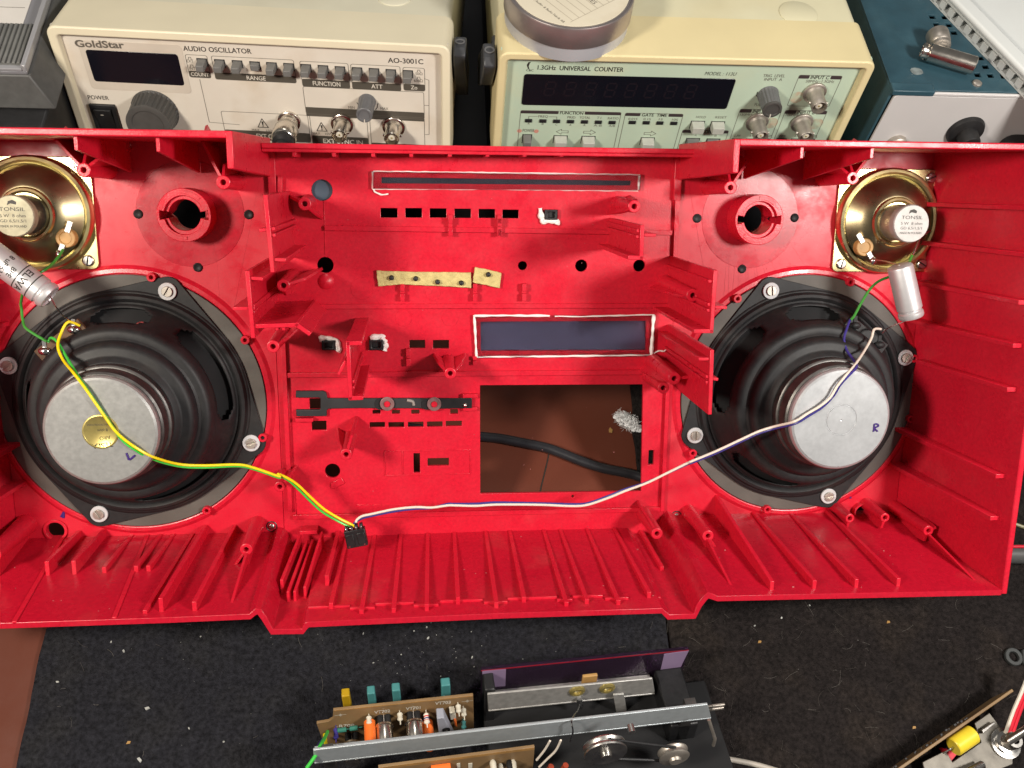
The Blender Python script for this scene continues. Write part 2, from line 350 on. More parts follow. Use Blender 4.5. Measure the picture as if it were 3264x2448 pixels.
def vrim(u):
    if u <= prof[0][0]: return prof[0][1]
    for a, b_ in zip(prof, prof[1:]):
        if a[0] <= u <= b_[0]: return a[1] + (b_[1] - a[1]) * (u - a[0]) / max(b_[0] - a[0], 1e-6)
    return prof[-1][1]
def vflat(u): return -97.5 if abs(u) > 116 else -99.0
def vfloor(u, w): return vrim(u) + DVf(u) * (1 - w / RW)
def uend(w): return UB + (UR - UB) * w / RW
def onfloor(p):                                      # pixel -> point of the bottom wall
    lo, hi = 0.0, RW
    for _ in range(40):
        m_ = (lo + hi) / 2; q = C(*p, m_)
        if q[1] < vfloor(q[0], m_): lo = m_
        else: hi = m_
    q = C(*p, lo); return q[0], q[1], lo
def red(mb, name, bevel=.35, m=None, parent=None, sm=30): return mb.build(name, m or M_RED, parent or cas, bevel=bevel, smooth=sm)
# bottom wall: extruded profile with its two foot channels
th = 3.2; n = len(prof)
def off(P, d):
    Q = []
    for i, p in enumerate(P):
        a = P[max(i - 1, 0)]; b_ = P[min(i + 1, len(P) - 1)]; t = Vector((b_[0] - a[0], b_[1] - a[1])).normalized(); Q.append((p[0] + t.y * d, p[1] - t.x * d))
    return Q
outp = off(prof, th)
mb = MB(); vs = []
for (P, w, dv, su) in ((prof, RW, 0, 1), (outp, RW, 0, 1), (prof, -3.0, 1, .9365), (outp, -3.0, 1, .9365)):
    for p in P: vs.append((p[0] * (su if abs(p[0]) > 200 else 1), p[1] + dv * DVf(p[0]) * (1 + 3 / RW), w))
fs = []
for i in range(n - 1): fs += [(i, i + 1, n + i + 1, n + i), (2 * n + i, 3 * n + i, 3 * n + i + 1, 2 * n + i + 1), (i, 2 * n + i, 2 * n + i + 1, i + 1), (n + i, n + i + 1, 3 * n + i + 1, 3 * n + i)]
fs += [(0, n, 3 * n, 2 * n), (n - 1, 2 * n - 1 + n, 4 * n - 1, 2 * n - 1)]
mb.add(vs, fs); red(mb, 'bottom_wall', .5, M_REDG)
for sgn in (-1, 1):                                  # end walls
    mb = MB(); a, b_ = UB, UR
    mb.hexa([(sgn * a, -86, -3), (sgn * (a + 3.2), -86, -3), (sgn * (a + 3.2), VT + 3, -3), (sgn * a, VT + 3, -3),
             (sgn * b_, (_vr if sgn > 0 else prof[0][1]) - 2.6, RW), (sgn * (b_ + 3.4), (_vr if sgn > 0 else prof[0][1]) - 2.6, RW), (sgn * (b_ + 3.4), VT + 3.0, RW), (sgn * b_, VT + 3.0, RW)])
    red(mb, 'end_wall', .6)
# wing top walls with the short returns towards the handle recess
for sgn in (-1, 1):
    i0 = abs(C(724, 457, RW)[0]) if sgn < 0 else abs(C(2356, 468, RW)[0])
    mb = MB(); mb.hexa([(sgn * 118, VT, 0), (sgn * UB, VT, 0), (sgn * UB, VT + 3.3, 0), (sgn * 118, VT + 3.3, 0), (sgn * i0, VT, RW), (sgn * UR, VT, RW), (sgn * UR, VT + 3.4, RW), (sgn * i0, VT + 3.4, RW)])
    red(mb, 'top_wall', .7)
    vlo = C(724, 538, RW)[1] if sgn < 0 else C(2360, 552, RW)[1]
    mb = MB(); mb.hexa([(sgn * 115.5, vlo - 4, 0), (sgn * 118.6, vlo - 4, 0), (sgn * 118.6, VT + 3.2, 0), (sgn * 115.5, VT + 3.2, 0), (sgn * (i0 - 2.6), vlo, RW), (sgn * (i0 + .6), vlo, RW), (sgn * (i0 + .6), VT + 3.3, RW), (sgn * (i0 - 2.6), VT + 3.3, RW)])
    red(mb, 'return_wall', .5)
    # hanging ribs under the wing top
    for (x, y0, y1) in (((250, 456, 500), (510, 456, 505)) if sgn < 0 else ((2548, 482, 525), (2770, 482, 525))):
        u, v = C(x, y1, RW - 6); mb = MB()
        mb.hexa([(u - .9, VT + .1, 3), (u + .9, VT + .1, 3), (u + .9, VT - 16, 3), (u - .9, VT - 16, 3), (u - .9, VT + .1, RW - 4), (u + .9, VT + .1, RW - 4), (u + .9, v + 3, RW - 4), (u - .9, v + 3, RW - 4)]); red(mb, 'rib', .25)
# handle recess: shallow top wall with lip and tabs
TW = 27.0
a = C(832, 462, TW); b_ = C(2240, 482, TW)
mb = MB(); mb.hexa([(a[0] + 2, 143, 0), (b_[0] - 2, 143, 0), (b_[0] - 2, 146, 0), (a[0] + 2, 146, 0), (a[0], a[1] - 1.7, TW), (b_[0], b_[1] - 1.7, TW), (b_[0], b_[1] + 1.2, TW), (a[0], a[1] + 1.2, TW)]); red(mb, 'recess_top_wall', .5)
mb = MB(); mb.hexa([(a[0], a[1] - 3.4, TW - 6), (b_[0], b_[1] - 3.4, TW - 6), (b_[0], b_[1] - 1.6, TW - 6), (a[0], a[1] - 1.6, TW - 6), (a[0], a[1] - 3.4, TW - 1.5), (b_[0], b_[1] - 3.4, TW - 1.5), (b_[0], b_[1] - 1.6, TW - 1.5), (a[0], a[1] - 1.6, TW - 1.5)]); red(mb, 'recess_lip', .3)
for x in (938, 1064, 1189, 1311, 1434, 1554, 1672, 1790, 1906, 2023, 2139):
    u, v = C(x, 490, 24); red(MB().box(u - 1.0, u + 1.0, v - 1.6, 142.6, 0.2, 24.4), 'tab', .2)
mb = MB()
for sgn in (-1, 1): red(MB().box(sgn * 118.9 - .6, sgn * 118.9 + .6, 118, 145, .2, 26) if False else MB().box(min(sgn * 113, sgn * 117.5), max(sgn * 113, sgn * 117.5), 118, 142.5, .2, 3.2), 'corner_pad', .4)

# ---- inner face: two wing panels and the centre panel, all with real openings
WC = {-1: (-198.9, 0.0), 1: (198.9, 0.0)}            # woofer centres
HOLE_T = {-1: C(597, 689, 0), 1: C(2399, 699, 0)}
BIGH = {-1: C(178, 1690, 0), 1: C(2741, 1627, 0)}
for sgn in (-1, 1):
    ue = sgn * (UB + .3); ui = sgn * 117.6
    out = [(ui, -92), (ue, -92), (ue, VT + .4), (ui, VT + .4)]
    if sgn < 0: out = out[::-1]
    tb = C(586, 686, 15.6) if sgn < 0 else C(2421, 701, 15.6); a_ = math.degrees(math.asin(2.1 / 8.3)); key = []
    for a0 in (a_, 180 + a_):
        key += [(tb[0] + 8.3 * math.cos(math.radians(a0 + (180 - 2 * a_) * i / 14)), tb[1] + 8.3 * math.sin(math.radians(a0 + (180 - 2 * a_) * i / 14))) for i in range(15)]; sx_ = -1 if a0 < 90 else 1
        key += [(tb[0] + sx_ * 12.6, tb[1] - sx_ * -2.1), (tb[0] + sx_ * 12.6, tb[1] + sx_ * -2.1)]
    holes = [circ(WC[sgn], 58, 40), key, circ(BIGH[sgn], 5.1 if sgn < 0 else 4.4, 20)]
    red(MB().plate(out, holes, -3.0, 0.0), 'wing_panel', .25, M_REDP)
def pr(x0, x1, y0, y1, w=0.0):
    a = C(x0, y0, w); b_ = C(x1, y1, w); return [(a[0], b_[1]), (b_[0], b_[1]), (b_[0], a[1]), (a[0], a[1])]
def quad(*p): return [C(*q, 0) for q in p][::-1]
holes = [pr(1213, 1267, 663, 694), pr(1292, 1345, 663, 694), pr(1370, 1423, 664, 694), pr(1449, 1501, 665, 695), pr(1526, 1578, 666, 695), pr(1602, 1653, 668, 696), pr(1737, 1777, 668, 701)]
holes += [circ(C(1026, 606), 5.9), circ(C(1037, 845), 4.6), circ(C(1666, 847), 2.7, 16), circ(C(1853, 847), 3.6, 20), circ(C(2038, 847), 3.6, 20)]
holes += [pr(1305, 1355, 1084, 1110), pr(1380, 1431, 1084, 1111), pr(1025, 1069, 1086, 1116), pr(1176, 1223, 1084, 1116), pr(986, 1028, 1270, 1304), pr(993, 1041, 1342, 1371)]
holes += [pr(1187, 1213, 1307, 1319), pr(1249, 1275, 1307, 1319), pr(1311, 1337, 1306, 1319), pr(1435, 1460, 1304, 1319)]
holes += [pr(1178, 1227, 1346, 1362), pr(1238, 1288, 1346, 1362), pr(1300, 1350, 1345, 1361), pr(1361, 1411, 1344, 1360), pr(1421, 1472, 1342, 1358)]
holes += [circ(C(1060, 1501), 4.5), pr(1318, 1339, 1445, 1507), pr(1363, 1431, 1461, 1484), pr(2068, 2083, 1435, 1481), circ(C(1826, 1582), .9, 10)]
holes += [quad((1530, 1228), (2050, 1225), (2044, 1566), (1531, 1574)), quad((1216, 565), (2012, 576), (2010, 591), (1216, 584)), quad((1531, 1025), (2059, 1022), (2058, 1116), (1532, 1118))]
cen = [(-117.4, -94), (117.4, -94), (117.4, 143.4), (-117.4, 143.4)]
red(MB().plate(cen, holes, -2.4, 0.0), 'centre_panel', .22)
def strip(p0, p1, wid, hgt, name='ridge', bevel=.15, w0=-.4):
    hgt = hgt * 1.9 if hgt > 1 else hgt
    a, b_ = Vector((*C(*p0, 0), 0)), Vector((*C(*p1, 0), 0)); d = (b_ - a).normalized(); nn = Vector((-d.y, d.x, 0)) * wid / 2
    q = [a - nn, b_ - nn, b_ + nn, a + nn]; return red(MB().prism([(p.x, p.y) for p in q], w0, hgt), name, bevel)
# moulded ridges across the centre panel
strip((1035, 726), (2140, 741), 2.8, 1.2); strip((960, 976), (2160, 973), 2.6, 1.2); strip((912, 1194), (2130, 1184), 2.8, 1.2)
strip((935, 1645), (2110, 1620), 2.8, 1.2); strip((1135, 1610), (1480, 1608), .6, .5, w0=-.2)
strip((900, 990), (927, 1625), 2.6, 1.6); strip((912, 1215), (940, 1650), 2.0, .8, w0=-.2); strip((2128, 1190), (2108, 1625), 2.4, 1.4); strip((2158, 560), (2142, 990), 2.6, 1.6); strip((895, 560), (893, 640), 2.6, 1.6)
strip((1033, 640), (1037, 810), .5, .35, 'witness_line', .1, w0=-.2)
red(MB().prism([(p[0], p[1]) for p in pr(1228, 1500, 1436, 1512)], -.2, .5).prism([(p[0], p[1]) for p in pr(1230, 1280, 1438, 1510)], .45, .9), 'raised_plate', .2) if False else None
for q in (((1225, 1437), (1499, 1434)), ((1226, 1516), (1500, 1509)), ((1226, 1437), (1227, 1516)), ((1283, 1437), (1284, 1514)), ((1498, 1434), (1499, 1509))): strip(*q, .7, .45, 'raised_outline', .15, w0=-.2)
pp = [C(*im('d5', *q), 0) for q in ((600, 1000), (705, 945), (738, 1000), (640, 1052), (602, 1045))]; red(MB().prism(pp[::-1], -.2, .8), 'moulded_pad', .3)
for c_, q, r in (('c7', (1255, 1090), 3.2), ('c7', (920, 1300), 6.5), ('c7', (1510, 1340), 4.5), ('d3', (1400, 175), 5), ('d3', (1810, 175), 5), ('d3', (480, 940), 5.5), ('d3', (1890, 1445), 3.4)):
    red(MB().lathe([(r, -.1), (r - .2, .18), (.01, .2)], ci(c_, *q), 28), 'moulding_mark', 0)
red(MB().lathe([(4.6, -.1), (4.4, .5), (3.2, 1.5), (1.2, 2.2), (.01, 2.4)], ci('c7', 622, 1242), 24), 'moulded_dome', 0)
# ---- clips and rests on the centre panel
for c_, x, y0, y1, w in (('c7', 1655, 690, 865, 5), ('c7', 2063, 690, 865, 5), ('c7', 1255, 1265, 1405, 4), ('c7', 1860, 1262, 1405, 4), ('c8', 243, 720, 868, 5), ('c8', 447, 1262, 1405, 4), ('d3', 1440, 450, 600, 4), ('d3', 2028, 515, 590, 3)):
    a = ci(c_, x, y0, w); b_ = ci(c_, x, y1, w); mb = MB(); k = a[1] - b_[1]
    mb.box(a[0] - 1.2, a[0] + 1.2, b_[1], b_[1] + k * .42, -.2, w).box(a[0] - 1.2, a[0] + 1.2, b_[1] + k * .42, b_[1] + k * .58, -.2, w - 1.6).box(a[0] - 1.2, a[0] + 1.2, b_[1] + k * .58, a[1], -.2, w)
    red(mb, 'clip', .15)
for p0, p1, w in (((1475, 1263), (1523, 1262), 3.5), ((1475, 1305), (1521, 1304), 2.5), ((941, 1340), (998, 1341), 4.5), (im('d5', 310, 1470), im('d5', 475, 1468), 9)):
    a = C(*p0, w); b_ = C(*p1, w); red(MB().box(a[0], b_[0], a[1] - 1.1, a[1] + 1.1, -.2, w), 'rest', .2)
# ---- tall partition fins standing up to the rim
def fin(name, P, w, t=2.1, extra=()):
    q = [C(*p, w) for p in P]; mb = MB()
    for a, b_ in zip(q, q[1:]):
        d = Vector((b_[0] - a[0], b_[1] - a[1])).normalized(); nn = Vector((-d.y, d.x)) * t / 2; e = d * t * .48
        c4 = [(a[0] - e.x - nn.x, a[1] - e.y - nn.y), (b_[0] + e.x - nn.x, b_[1] + e.y - nn.y), (b_[0] + e.x + nn.x, b_[1] + e.y + nn.y), (a[0] - e.x + nn.x, a[1] - e.y + nn.y)]
        mb.prism(c4, -.5, w)
    for (p0, p1) in extra:
        a = C(*p0, w - 1); b_ = C(*p1, w - 1); d = Vector((b_[0] - a[0], b_[1] - a[1])).normalized(); nn = Vector((-d.y, d.x)) * .8
        mb.prism([(a[0] - nn.x, a[1] - nn.y), (b_[0] - nn.x, b_[1] - nn.y), (b_[0] + nn.x, b_[1] + nn.y), (a[0] + nn.x, a[1] + nn.y)], -.4, w - 1)
    return red(mb, name, .3)
FW = 84.0
fin('fin', [(846, 628), (868, 862)], FW, extra=(((826, 735), (877, 729)), ((862, 750), (878, 750)), ((866, 828), (911, 829))))
fin('fin', [(788, 870), (806, 1072)], FW, extra=(((788, 886), (838, 890)), ((741, 984), (812, 984)), ((797, 976), (812, 976)), ((797, 996), (812, 996))))
fin('fin', [(803, 1041), (946, 1036), (984, 1063)], FW - 1, extra=(((882, 1038), (882, 1054)), ((904, 1038), (904, 1054))))
fin('fin', [(1147, 1094), (1109, 1095), (1117, 1270), (1151, 1269)], 78, extra=(((1118, 1218), (1130, 1217)), ((1119, 1237), (1130, 1236)), ((1078, 1195), (1102, 1150))))
fin('fin', [(2048, 724), (2044, 822), (2008, 821)], 78, extra=(((2030, 736), (2046, 736)), ((2046, 749), (2092, 750)), ((2028, 755), (2046, 755))))
fin('fin', [(2281, 868), (2268, 1056), (2218, 1056)], FW, extra=(((2258, 897), (2280, 897)), ((2256, 971), (2276, 971)), ((2276, 979), (2318, 981)), ((2254, 990), (2274, 990))))
fin('fin', [(2270, 1122), (2263, 1316)], FW, extra=(((2227, 1145), (2270, 1145)), ((2250, 1201), (2267, 1201)), ((2250, 1219), (2267, 1219)), ((2267, 1207), (2290, 1210))))
# ---- screw bosses
def boss(px, w, r=3.3, legs=(), flare=1.35):
    u, v = C(*px, w); mb = MB()
    mb.lathe([(r * flare, -.3), (r * 1.12, w * .5), (r, w - .3), (r - .3, w), (1.45, w), (1.3, w - 6), (.01, w - 6)], (u, v), 24)
    for (du, dv, drop) in legs:
        L = math.hypot(du, dv); nx, ny = -dv / L * .8, du / L * .8; x0, y0 = u + du / L * r * .9, v + dv / L * r * .9
        mb.hexa([(x0 - nx, y0 - ny, -.3), (u + du * 1.5 - nx, v + dv * 1.5 - ny, -.3), (u + du * 1.5 + nx, v + dv * 1.5 + ny, -.3), (x0 + nx, y0 + ny, -.3),
                 (x0 - nx, y0 - ny, w - 1), (u + du - nx, v + dv - ny, w - drop), (u + du + nx, v + dv + ny, w - drop), (x0 + nx, y0 + ny, w - 1)])
    return red(mb, 'screw_boss', .2)
boss(im('c7', 445, 598), 20, 3.5, ((-8, 3, 8), (5, -6, 8))); boss(im('c7', 268, 1275), 44, 3.4, ((11, 3, 3), (0, -6, 6)))
boss((2022, 658), 42, 3.4, ((-4, -4, 14), (5, 3, 14))); boss(im('c8', 1845, 1358), 58, 3.5, ((9, 0, 4), (-6, -2, 16)))
boss(im('d3', 1812, 665), 34, 3.3, ((-6, 3, 12), (7, 3, 12))); boss(im('d3', 248, 428), 42, 3.4, ((7, 3, 9),))
boss(im('d3', 893, 1380), 34, 3.4, ((3, 9, 8), (-5, 4, 12))); boss(im('d5', 122, 1038), 22, 3.2, ((5, 4, 7),))
boss(im('d4', 1852, 710), 50, 3.6, ((12, 0, 3), (-5, -4, 14))); boss(im('d4', 1755, 793), 34, 3.4, ((0, 5, 8),))
boss(im('e1', 1215, 372), 34, 3.5, ((-3, 6, 12),)); boss(im('e1', 1615, 390), 41, 3.5, ((8, -12, 4), (0, -14, 4)))
boss(im('d7', 1735, 447), 41, 3.5, ((-8, -12, 4), (0, -14, 4)))
boss(im('e2', 940, 350), 22, 2.9, ((0, -8, 3),)); boss(im('e2', 1197, 345), 26, 2.9, ((0, -8, 3),)); boss(im('e2', 1515, 440), 42, 3.2, ((6, 1, 2), (0, -8, 3)))
boss((266, 542), 40, 3.6, ((-14, 15, 4), (9, 8, 6), (0, 9, 6))); boss((711, 581), 40, 3.6, ((-10, 20, 4), (0, 9, 6)))
boss((2719, 568), 40, 3.6, ((12, 15, 4), (-8, 8, 6), (0, 9, 6))); boss((2329, 598), 40, 3.6, ((10, 14, 4), (0, 9, 6)))
_p = im('e2', 1515, 440); _q = C(*_p, 42)
def boss_uv(u, v, w, r, legs):
    mb = MB(); mb.lathe([(r * 1.35, -.3), (r * 1.12, w * .5), (r, w - .3), (r - .3, w), (1.45, w), (1.3, w - 6), (.01, w - 6)], (u, v), 24)
    for (du, dv) in legs: mb.hexa([(u - .8, v, -.3), (u + .8, v, -.3), (u + du + .8, v + dv, -.3), (u + du - .8, v + dv, -.3), (u - .8, v, w - 1), (u + .8, v, w - 1), (u + du + .8, v + dv, w - 3), (u + du - .8, v + dv, w - 3)])
    return red(mb, 'screw_boss', .2)
def gusset(c_, bp, w, fpx, t=1.5):
    u, v = C(*im(c_, *bp), w); f = onfloor(im(c_, *fpx)); h = t / 2; fl0 = vfloor(u, 0) - .5; wf = max(f[2], w + 4)
    red(MB().hexa([(u - h, fl0, 0), (u + h, fl0, 0), (u + h, v, 0), (u - h, v, 0), (f[0] - h, f[1] - .6, wf), (f[0] + h, f[1] - .6, wf), (u + h, v - 1.5, w - .6), (u - h, v - 1.5, w - .6)]), 'gusset', .2)
gusset('d7', (1735, 447), 41, (1625, 840)); gusset('e1', (1615, 390), 41, (1812, 800)); gusset('e2', (1515, 440), 42, (1880, 820))
boss_uv(-_q[0] + 4, _q[1] + 3, 46, 4.6, ((0, -14), (-9, -1)))
# ---- ribs standing on the bottom wall
def brib(c_, fb, ft, bt, t=2.3):
    u, v, w = onfloor(im(c_, *fb)); vt = C(*im(c_, *ft), w)[1]; ub, vb = C(*im(c_, *bt), 0); vb = max(vb, vfloor(ub, 0) + .6)
    if abs(ub - u) > 6: ub = u + (6 if ub > u else -6)
    mb = MB(); h = t / 2; f0, f1 = vfloor(ub, 0) - .8, vfloor(u, w) - .8
    mb.hexa([(ub - h, f0, -.3), (ub + h, f0, -.3), (ub + h, vb, -.3), (ub - h, vb, -.3), (u - h, f1, w), (u + h, f1, w), (u + h, vt, w), (u - h, vt, w)]); red(mb, 'rib', .25)
for a in (((337, 628), (332, 530), (560, 310)), ((525, 620), (520, 525), (735, 300)), ((735, 612), (733, 570), (930, 345)), ((960, 603), (958, 562), (1135, 340)), ((1047, 600), (1045, 560), (1225, 335)),
          ((1022, 897), (1020, 875), (1380, 355)), ((1138, 885), (1135, 790), (1465, 270)), ((1372, 880), (1360, 815), (1665, 270)), ((100, 962), (98, 952), (420, 640)), ((805, 930), (803, 922), (1040, 625))): brib('d7', *a)
for a in (((597, 780), (592, 700), (685, 345)), ((628, 960), (628, 915), (755, 440)), ((865, 1000), (865, 968), (970, 400)), ((1118, 990), (1118, 955), (1175, 385)), ((1377, 978), (1375, 925), (1385, 375)),
          ((1622, 925), (1622, 870), (1592, 365)), ((1922, 955), (1920, 910), (1838, 360)), ((2138, 910), (2137, 868), (2027, 355))): brib('d8', *a)
for a in (((505, 940), (503, 908), (325, 350)), ((665, 922), (663, 885), (455, 345)), ((912, 930), (910, 893), (665, 335)), ((1153, 875), (1152, 830), (880, 335)), ((1255, 660), (1255, 630), (1090, 340))): brib('e1', *a)
for a in (((367, 872), (380, 810), (-172, 180)), ((678, 862), (692, 803), (215, 300)), ((985, 856), (988, 795), (470, 350)), ((1292, 846), (1310, 787), (735, 285))): brib('e2', *a)
# slotted holder on the left of the centre bay
for P in ([(590, 1860), (600, 1735)],): pass
def floorblock(name, px0, px1, t, hgt0, hgt1, w0=8.0):
    u0, v0, w_ = onfloor(px0); ub = C(*px1, w0)[0]; h = t / 2
    return red(MB().hexa([(ub - h, vfloor(ub, w0) - .6, w0), (ub + h, vfloor(ub, w0) - .6, w0), (ub + h, vfloor(ub, w0) + hgt0, w0), (ub - h, vfloor(ub, w0) + hgt0, w0),
                          (u0 - h, v0 - .6, w_), (u0 + h, v0 - .6, w_), (u0 + h, v0 + hgt1, w_), (u0 - h, v0 + hgt1, w_)]), name, .3)
floorblock('holder_rail', im('d8', 245, 850), im('d8', 385, 400), 1.8, 10, 9); floorblock('holder_rail', im('d8', 292, 905), im('d8', 440, 430), 1.6, 7, 6); floorblock('holder_rail', im('d8', 345, 900), im('d8', 485, 430), 1.6, 7, 6); floorblock('holder_rail', im('d8', 425, 880), im('d8', 560, 440), 1.6, 8, 7)
# upright lips just behind the bottom rim
for c_, x0, x1, y, w in (('d8', 450, 775, 968, 76), ('d8', 775, 970, 1008, 79), ('d8', 975, 1275, 950, 76), ('d8', 1275, 1470, 990, 79), ('d8', 1480, 1815, 935, 76), ('d8', 1825, 2010, 968, 79), ('e1', 45, 430, 912, 76), ('e1', 432, 552, 945, 79), ('e1', 555, 790, 892, 76), ('e1', 808, 990, 932, 79), ('e1', 990, 1245, 880, 76)):
    a = ci(c_, x0, y, w); b_ = ci(c_, x1, y, w); fl = min(vfloor(a[0], w), vfloor(b_[0], w)) - .6
    tp = max((a[1] + b_[1]) / 2, fl + 2.0); red(MB().box(a[0], b_[0], fl, tp, w - 1.8, w), 'rim_lip', .25)
# ribs on the end walls
def erib(p0, p1, sgn=1):
    u0, v0 = C(*p0, 0); lo, hi = 0, RW
    for _ in range(40):
        m_ = (lo + hi) / 2
        if C(*p1, m_)[0] > uend(m_) - 5.5: lo = m_
        else: hi = m_
    w1 = min(max(lo, 40), 80); v1 = C(*p1, w1)[1]; u0 = UB - 8.0; h = 1.25; ws = 12.0 if abs(v0 - 23) < 14 else -.3
    if abs(v0 - 23) < 14: u0 = UB - 4
    red(MB().hexa([(sgn * u0, v0 - h, ws), (sgn * (UB + .5), v0 - h, ws), (sgn * (UB + .5), v0 + h, ws), (sgn * u0, v0 + h, ws),
                   (sgn * (uend(w1) - 5.5), v1 - h, w1), (sgn * (uend(w1) + .5), v1 - h, w1), (sgn * (uend(w1) + .5), v1 + h, w1), (sgn * (uend(w1) - 5.5), v1 + h, w1)]), 'rib', .25)
for p0, p1 in (((2998, 651), (3330, 664)), ((2969, 771), (3300, 813)), ((2936, 896), (3290, 964)), ((2926, 1018), (3255, 1102)), ((2926, 1139), (3241, 1242)), ((2889, 1363), (3210, 1518)), ((2863, 1478), (3183, 1652))):
    erib(p0, p1); erib(p0, p1, -1)
# ---- tuner tubes, their dished seats, screw plugs, woofer seat rings
for sgn, tp in ((-1, (586, 686)), (1, (2421, 701))):
    c = C(*tp, 15.6)
    red(MB().lathe([(29.4, -.1), (29.2, .25), (13.6, .25), (13.4, -.1)], c, 72), 'tube_seat', 0, M_REDG, sm=8)
    mb = MB()
    for a0 in (11, 191): mb.sector(c, 14.3, 10.4, a0, a0 + 158, .1, 15.6, 30).sector(c, 10.6, 8.4, a0, a0 + 158, .1, 13.6, 30)
    mb.sector(c, 14.34, 12.9, 0, 360, .1, 15.55, 72)
    red(mb, 'tuner_tube', .3)
    for a0 in (45, 225): red(MB().sector(c, 13.2, 11.4, a0, a0 + 50, 15.5, 16.0, 12), 'tube_key', .1)
for px in ((441, 682), (793, 684), (631, 852), (2532, 694), (2222, 696), (2365, 857)):
    c = C(*px, 0); MB().lathe([(2.7, .05), (2.5, .7), (1.9, 1.1), (1.2, .7), (.01, .6)], c, 20).build('blind_plug', M_BLKP, cas)
for px in ((866, 1678), (2156, 1644)):
    c = C(*px, 0); MB().lathe([(3.4, .1), (3.0, .35), (2.7, .2)], c, 24).build('screw_socket', M_BLK, cas); MB().lathe([(1.9, .1), (1.8, .9), (1.2, 1.3), (.01, 1.4)], c, 20).build('screw_head', M_STEEL, cas)
c = BIGH[1]; red(MB().sector(c, 5.7, 4.5, 0, 360, -.2, 4, 36), 'round_collar', .2); c = BIGH[-1]; red(MB().sector(c, 6.8, 5.2, 0, 360, -.2, 1.2, 36), 'round_collar', .2)
for sgn in (-1, 1):
    c = WC[sgn]; red(MB().lathe([(80.0, -.1), (77.8, 1.6), (75.7, 1.9), (75.2, 1.7), (74.8, .2)], c, 96), 'woofer_seat', 0, sm=20)
    for ang in ((70, 22, -24, -68, 168, 118) if sgn < 0 else (118, 62, -20, -110, 200, 10)):
        t = math.radians(ang + 8); q = (c[0] + 75.0 * math.cos(t), c[1] + 75.0 * math.sin(t)); red(MB().lathe([(2.6, -.1), (2.5, 5.2), (1.2, 5.2), (1.1, 2), (.01, 2)], q, 18), 'seat_post', .15)
# ---- glued-in windows
def lens(px4, t, name, m): 
    P = [C(*p, 0) for p in px4][::-1]; return MB().prism(P, .25, t).build(name, m, cas, bevel=.3)
lens(((1188, 546), (2040, 556), (2037, 607), (1188, 601)), 3.2, 'clear_window', M_CLEAR)
P = [C(*p, 0) for p in ((1205, 557), (2022, 571), (2022, 597), (1205, 592))][::-1]; MB().prism(P, -4.4, -2.7).build('smoked_strip', M_SMOKE2, cas)
P = [C(*p, 0) for p in ((1518, 1015), (2072, 1012), (2070, 1128), (1520, 1130))][::-1]; MB().prism(P, -4.4, -2.7).build('smoked_pane', M_SMOKE, cas)
lens(((1516, 1006), (2087, 1002), (2083, 1134), (1520, 1139)), 2.6, 'clear_window', M_CLEAR)
MB().prism(circ(C(1026, 606), 6.6), -4.4, -2.7).build('smoked_pane', M_SMOKE2, cas)
def bead(P, w, r, seed, k=.35):
    rr = random.Random(seed); mb = MB(); Q = []
    for a, b_ in zip(P, P[1:]):
        nseg = max(2, int(math.hypot(b_[0] - a[0], b_[1] - a[1]) / 18))
        for i in range(nseg): t = i / nseg; Q.append((*C(a[0] + (b_[0] - a[0]) * t + rr.uniform(-.5, .5), a[1] + (b_[1] - a[1]) * t + rr.uniform(-.7, .7), w), w))
    Q.append((*C(*P[-1], w), w)); ph = rr.uniform(0, 9)
    r *= (.56 if r < 1.85 else .85); mb.sweep(Q, lambda t: r * (1 + k * math.sin(9 * t + ph) * math.sin(17 * t + 2 * ph)), 8, 3); return mb.build('glue_bead', M_GLUE, cas)
bead([(1190, 546), (1500, 550), (2040, 557)], 2.6, .75, 1); bead([(2037, 560), (2035, 605)], 2.6, 1.1, 2); bead([(1190, 603), (1600, 604), (2034, 609)], 1.0, .45, 3); bead([(1188, 548), (1188, 600), (1195, 612), (1215, 621), (1238, 618)], 1.0, .8, 4)
bead([(1512, 1006), (1640, 1006), (1752, 1007)], 2.4, 1.2, 5); bead([(1768, 1008), (1850, 1009), (2086, 1003)], 2.4, .8, 6); bead([(1511, 1005), (1516, 1070), (1519, 1138)], 2.2, 1.3, 7); bead([(1519, 1138), (1700, 1136), (1810, 1135), (2080, 1131)], 2.2, 1.05, 8); bead([(2084, 1004), (2078, 1090), (2076, 1133)], 2.4, 1.8, 9); bead([(2080, 1128), (2100, 1118), (2116, 1120), (2121, 1115)], 1.6, .8, 10)
# black latches in their glue
for x0, x1, y0, y1, gl in ((1025, 1069, 1086, 1116, [(1018, 1082), (1040, 1077), (1072, 1084), (1080, 1112), (1072, 1117)]), (1176, 1222, 1084, 1116, [(1180, 1078), (1215, 1074), (1226, 1086), (1230, 1096), (1224, 1116)]), (1737, 1777, 668, 701, [(1722, 663), (1726, 690), (1732, 704), (1755, 706), (1778, 703), (1774, 716)])):
    a = C(x0, y0, 3); b_ = C(x1, y1, 3); mb = MB().plate([(a[0], b_[1]), (b_[0], b_[1]), (b_[0], a[1]), (a[0], a[1])], [[(a[0] + 1.6, b_[1] + 1.3), (b_[0] - 1.6, b_[1] + 1.3), (b_[0] - 1.6, a[1] - 1.3), (a[0] + 1.6, a[1] - 1.3)]], -3, 3.0)
    mb.box(a[0] + 1.5, b_[0] - 1.5, b_[1] + 1.2, a[1] - 1.2, -3, .8); mb.build('latch', M_BLK, cas, bevel=.3)
    bead(gl, .8, 1.9, x0, .5)
